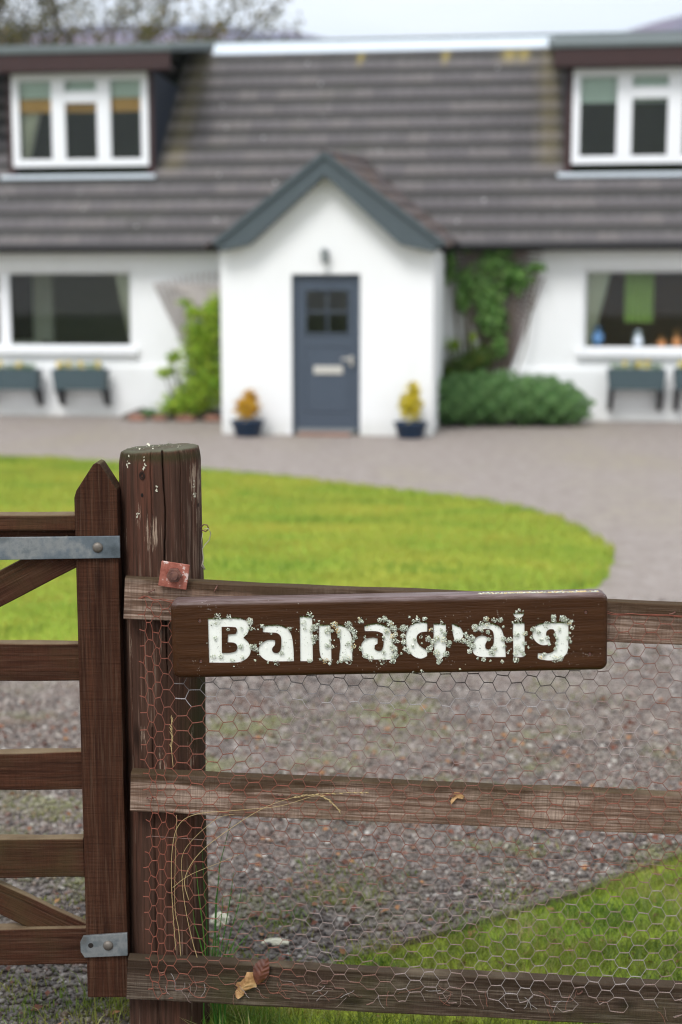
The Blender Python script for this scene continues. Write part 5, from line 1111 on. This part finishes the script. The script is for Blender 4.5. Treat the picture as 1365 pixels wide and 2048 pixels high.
# sprinkled crumbs
n = 130; xs = rl.uniform(*[sl(410, 1300)[0], sl(1150, 1300)[0]], n); zs_ = rl.normal(size=n)*.028-.003
for x, z in zip(xs, zs_):
    if abs(z) < .065: P.append((x, -.0006, z)); Nn.append((rl.normal()*.3, -1, rl.normal()*.3)); Sz.append(.0009+rl.random()*.0016); rn.append(rl.random()*.85)
# lichen line along the top edge of the board, right half
n = 520; xs = sl(0, 0)[0]*0+rl.uniform(sl(960, 1190)[0], sl(1200, 1190)[0], n)
for x in xs: P.append((x, .014+rl.random()*.012, Ht/2-.0006)); Nn.append((rl.normal()*.5, -.5, 1)); Sz.append(.002+rl.random()*.003); rn.append(rl.random() if rl.random() < .6 else .95)
def flakes(P, Nn, Sz, seed):
    r = np.random.default_rng(seed); P = np.array(P); Nn = np.array(Nn, dtype=float); Nn /= np.linalg.norm(Nn, axis=1, keepdims=True); n = len(P); t_ = r.normal(size=(n, 3)); t_ -= (t_*Nn).sum(1, keepdims=True)*Nn; t_ /= np.linalg.norm(t_, axis=1, keepdims=True); b = np.cross(Nn, t_)
    m_ = 7; V = np.zeros((n, m_+1, 3)); V[:, 0] = P-Nn*np.array(Sz)[:, None]*.2
    for k_ in range(m_):
        a_ = 2*math.pi*k_/m_; rr2 = np.array(Sz)*(.35+.45*r.random(n)); V[:, k_+1] = P+(t_*math.cos(a_)+b*math.sin(a_))*rr2[:, None]+Nn*(np.array(Sz)*(.30*r.random(n)))[:, None]
    i_ = np.arange(n)[:, None]*(m_+1); Fc = np.concatenate([i_+[0, 1+k_, 1+(k_+1) % m_] for k_ in range(m_)]); return V.reshape(-1, 3), Fc, m_+1
V, Fc, k_ = flakes(P, Nn, Sz, 3); lo = obj('lichen', V, Fc, M['lichen'], sign, attrs={'rnd': np.repeat(rn, k_)}); lo['kind'] = 'stuff'
# moss along the upper inner edges of the letters
P = []; Nn = []; Sz = []
for o_ in outlines:
    for i_ in range(len(o_)):
        a_, b_ = Vector(o_[i_-1]), Vector(o_[i_]); d = b_-a_
        if d.length < 1e-6: continue
        sgn = 1 if area(o_) > 0 else -1; nrm_ = Vector((d.y, -d.x)).normalized()*sgn
        if nrm_.y > .75 and (a_.y+b_.y)/2 > max(p[1] for p in o_)-.012:
            for _ in range(int(d.length/.00035)):
                q_ = a_.lerp(b_, rl.random())-nrm_*rl.random()*.0022; P.append((q_.x, DEP*.8*rl.random()+.0004, q_.y)); Nn.append((rl.normal()*.5, -1, -.3)); Sz.append(.0012+rl.random()*.0014)
V, Fc, k_ = flakes(P, Nn, Sz, 4); mo = obj('moss', V, Fc, M['moss'], sign, attrs={'rnd': np.repeat(rl.random(len(P)), k_)}); mo['kind'] = 'stuff'

# ---- dead leaves caught in the netting
def dleaf(pts, spine, Y, m, label, name='dead_leaf', curl=.006, off=0):
    """outline in pixels, ribbed and curled"""
    P = [at(px, py, Y) for px, py in pts]; a_ = at(*spine[0], Y); b_ = at(*spine[1], Y); c_ = sum(P, Vector())/len(P); rings = 7; V = []; n = 0
    # resample outline
    Q = []
    for i_ in range(len(P)):
        for k_ in range(5): Q.append(P[i_].lerp(P[(i_+1) % len(P)], k_/5))
    n = len(Q); ax = (b_-a_).normalized(); sd_ = Vector((ax.z, 0, -ax.x))
    for k_ in range(rings+1):
        for i_ in range(n):
            p = c_.lerp(Q[i_], k_/rings if k_ else 0.001); v_ = p-a_; s_ = v_.dot(ax); t_ = v_.dot(sd_)
            y = curl*math.sin((s_*1.0-abs(t_)*.8)*520)*.14+abs(t_)*.22+curl*.6*math.sin(s_*70+1+off)+.3*curl*mnoise.noise(p*60); V.append((p.x, Y-curl+y*1.0, p.z))
    Fc = [(k_*n+i_, k_*n+(i_+1) % n, (k_+1)*n+(i_+1) % n, (k_+1)*n+i_) for k_ in range(rings) for i_ in range(n)]
    Vb = [(x, y+.0005, z) for x, y, z in V]; N0 = len(V); o = obj(name, np.array(V+Vb)-np.array(c_[:]), [f for f in Fc]+[tuple(q_+N0 for q_ in f[::-1]) for f in Fc], m, None, Matrix.Translation(c_), True); return tag(o, label, 'leaf')
g = lambda L_: [(430+x/8.53, 1880+y/8.53) for x, y in L_]
dleaf(g([(550, 525), (660, 520), (680, 600), (720, 790), (640, 800), (600, 830), (520, 860), (490, 950), (440, 975), (400, 990), (360, 960), (350, 880), (400, 800), (360, 760), (380, 710), (440, 700), (520, 600)]), g([(400, 980), (620, 530)]), YR-.006, M['leaf_tan'], 'curled tan dead leaf caught in netting on the lowest rail')
dleaf(g([(790, 320), (850, 315), (915, 300), (930, 380), (935, 480), (925, 560), (870, 640), (830, 690), (740, 730), (690, 700), (660, 600), (655, 480), (690, 400)]), g([(720, 730), (880, 320)]), YR-.009, M['leaf_brown'], 'dark red brown dead leaf beside the tan one on the lowest rail', off=2)
g2 = lambda L_: [(865+x/2.73, 1350+y/2.73) for x, y in L_]
dleaf(g2([(120, 640), (150, 640), (175, 660), (165, 675), (140, 668), (125, 680), (105, 705), (98, 690), (112, 665)]), g2([(100, 700), (170, 655)]), YR-.005, M['leaf_tan'], 'tiny shrivelled leaf hanging on the middle rail', curl=.004)
p_ = gd(402, 2036); o = dleaf([(390, 2025), (400, 2022), (412, 2035), (408, 2045), (398, 2040)], [(392, 2024), (410, 2044)], 3.0, M['leaf_tan'], 'small tan leaf in the grass at the foot of the gate post', curl=.004); o.location = (p_[0], p_[1]-.03, .05); o.rotation_euler = (R(-60), 0, 0)

# ---- grasses at the post
def stem(name, label, cat, pts, r, m, head=None, group=None):
    P = [at(px, py, Y) for px, py, Y in pts]; Q = []
    for i_ in range(len(P)-1):
        p0, p1, p2, p3 = P[max(0, i_-1)], P[i_], P[i_+1], P[min(len(P)-1, i_+2)]
        for k_ in range(8):
            u = k_/8; Q.append(.5*((2*p1)+(-p0+p2)*u+(2*p0-5*p1+4*p2-p3)*u*u+(-p0+3*p1-3*p2+p3)*u**3))
    Q.append(P[-1]); mb = MB(); mb.tube(Q, [r*(1-.6*i_/len(Q)) for i_ in range(len(Q))], 5)
    if head:
        a0, cnt = head; rr3 = random.Random(int(pts[0][0]))
        for k_ in range(cnt):
            i_ = int(len(Q)*a0+(len(Q)*(1-a0)-1)*k_/cnt); d = (Q[min(i_+1, len(Q)-1)]-Q[i_-1]).normalized(); e = (d+Vector((rr3.uniform(-.5, .5), rr3.uniform(-.2, .1), rr3.uniform(-.6, .3)))).normalized(); mb.tube([Q[i_], Q[i_]+e*.004, Q[i_]+e*.010], [.0004, .0011, .0002], 5)
    o = mb.make(name, m, smooth=True); n_ = len(o.data.vertices); a_ = o.data.attributes.new('rnd', 'FLOAT', 'POINT'); a_.data.foreach_set('value', np.full(n_, .5, dtype=np.float32)); return tag(o, label, cat, group)
YW = 2.985
stem('grass_stem', 'long dry grass stem arching right across the middle rail', 'grass stem', [(378, 1800, YW), (370, 1760, YW), (392, 1715, YW), (440, 1672, YW), (520, 1620, YW), (580, 1597, YW), (640, 1588, YW), (738, 1584, YW)], .0008, M['straw'], (.72, 26), 'dry grass stems by the post')
stem('grass_stem', 'second dry grass stem running low along the middle rail to drooping seed heads', 'grass stem', [(352, 1900, YW), (344, 1780, YW), (345, 1700, YW), (358, 1650, YW), (395, 1628, YW), (480, 1620, YW), (560, 1612, YW), (630, 1592, YW), (655, 1598, YW), (680, 1622, YW)], .0008, M['straw'], (.8, 20), 'dry grass stems by the post')
stem('grass_stem', 'upright dry stem with seed head in front of the post above the middle rail', 'grass stem', [(347, 1534, YW), (344, 1500, YW), (345, 1470, YW), (343, 1436, YW)], .0007, M['straw'], (.3, 22), 'dry grass stems by the post')
stem('grass_stem', 'straight dry stem leaning left in front of the post, below the middle rail', 'grass stem', [(362, 1912, YW), (358, 1860, YW), (350, 1800, YW), (354, 1630, YW)], .0009, M['straw'], None, 'dry grass stems by the post')
stem('grass_stem', 'dry stem leaning right from the foot of the post', 'grass stem', [(395, 1915, YW), (385, 1880, YW), (372, 1820, YW), (365, 1760, YW), (370, 1700, YW), (430, 1640, YW), (470, 1628, YW)], .0008, M['straw'], None, 'dry grass stems by the post')
stem('grass_stem', 'thin dry stem slanting from the post across the mesh to the upper right', 'grass stem', [(346, 1775, YW), (380, 1750, YW), (440, 1725, YW), (480, 1708, YW)], .0006, M['straw'], None, 'dry grass stems by the post')
bl_ = [((430, 1920), (434, 1800), (440, 1730), (463, 1640)), ((416, 1915), (413, 1830), (408, 1760), (405, 1700)), ((424, 1918), (430, 1860), (432, 1800), (438, 1760)), ((440, 1916), (452, 1850), (462, 1790), (468, 1745)), ((448, 1918), (466, 1850), (478, 1810), (486, 1770)), ((412, 1915), (406, 1850), (398, 1790), (392, 1730)), ((455, 1918), (470, 1880), (484, 1850), (492, 1835)), ((436, 1918), (438, 1870), (444, 1830), (446, 1790)), ((408, 1916), (400, 1880), (390, 1850), (386, 1815)), ((460, 1920), (474, 1895), (486, 1880), (500, 1868))]
tu = empty('rush_tuft', 'tuft of thin green rush blades rising beside the gate post', 'grass tuft', Matrix.Translation((at(430, 1990, 3.05).x, 3.06, 0)))
rt = random.Random(3)
for q4 in bl_:
    Yb = 3.06+rt.uniform(-.01, .03); P = [at(x, y, Yb) for x, y in q4]; P = [Vector((tu.location.x+rt.uniform(-.03, .03), tu.location.y, 0))]+P
    mb = MB(); mb.tube([p-tu.location for p in P], [.0016, .0014, .0012, .0010, .0004], 4); o = mb.make('blade', M['rush'], tu); a_ = o.data.attributes.new('rnd', 'FLOAT', 'POINT'); a_.data.foreach_set('value', np.full(len(o.data.vertices), rt.random(), dtype=np.float32))
# grass clumps round the foot of the post and under the low rail
c1_ = np.concatenate([np.array([PX+.03, 3.28])+rng.normal(size=(700, 2))*[.12, .06], np.array([PX+.16, 3.1])+rng.normal(size=(500, 2))*[.06, .06]])
o = blades(c1_, .085, .003, M['blade'], 'grass', 1.0, 14, hvar=1.0); tag(o, 'longer grass round the foot of the gate post', 'grass', kind='stuff')
print('objects', len(bpy.data.objects))

# ================================================================== HAZE (air between here and the hills)
o = obj('haze', *(lambda m_: (m_.v, m_.f))(MB().box(-1650, 1650, -250, 2750, -14, 400)), M['hill']); o.data.materials.clear()
hm = bpy.data.materials.new('air'); hm.use_nodes = True; hn = hm.node_tree; hn.nodes.clear(); ho = hn.nodes.new('ShaderNodeOutputMaterial'); hv = hn.nodes.new('ShaderNodeVolumePrincipled'); hn.links.new(hv.outputs[0], ho.inputs['Volume'])
hv.inputs['Color'].default_value = (.66, .80, 1, 1); hv.inputs['Density'].default_value = .00030; hv.inputs['Anisotropy'].default_value = .2; o.data.materials.append(hm)
tag(o, 'thin bluish air between the garden and the far hills', 'haze', kind='stuff')
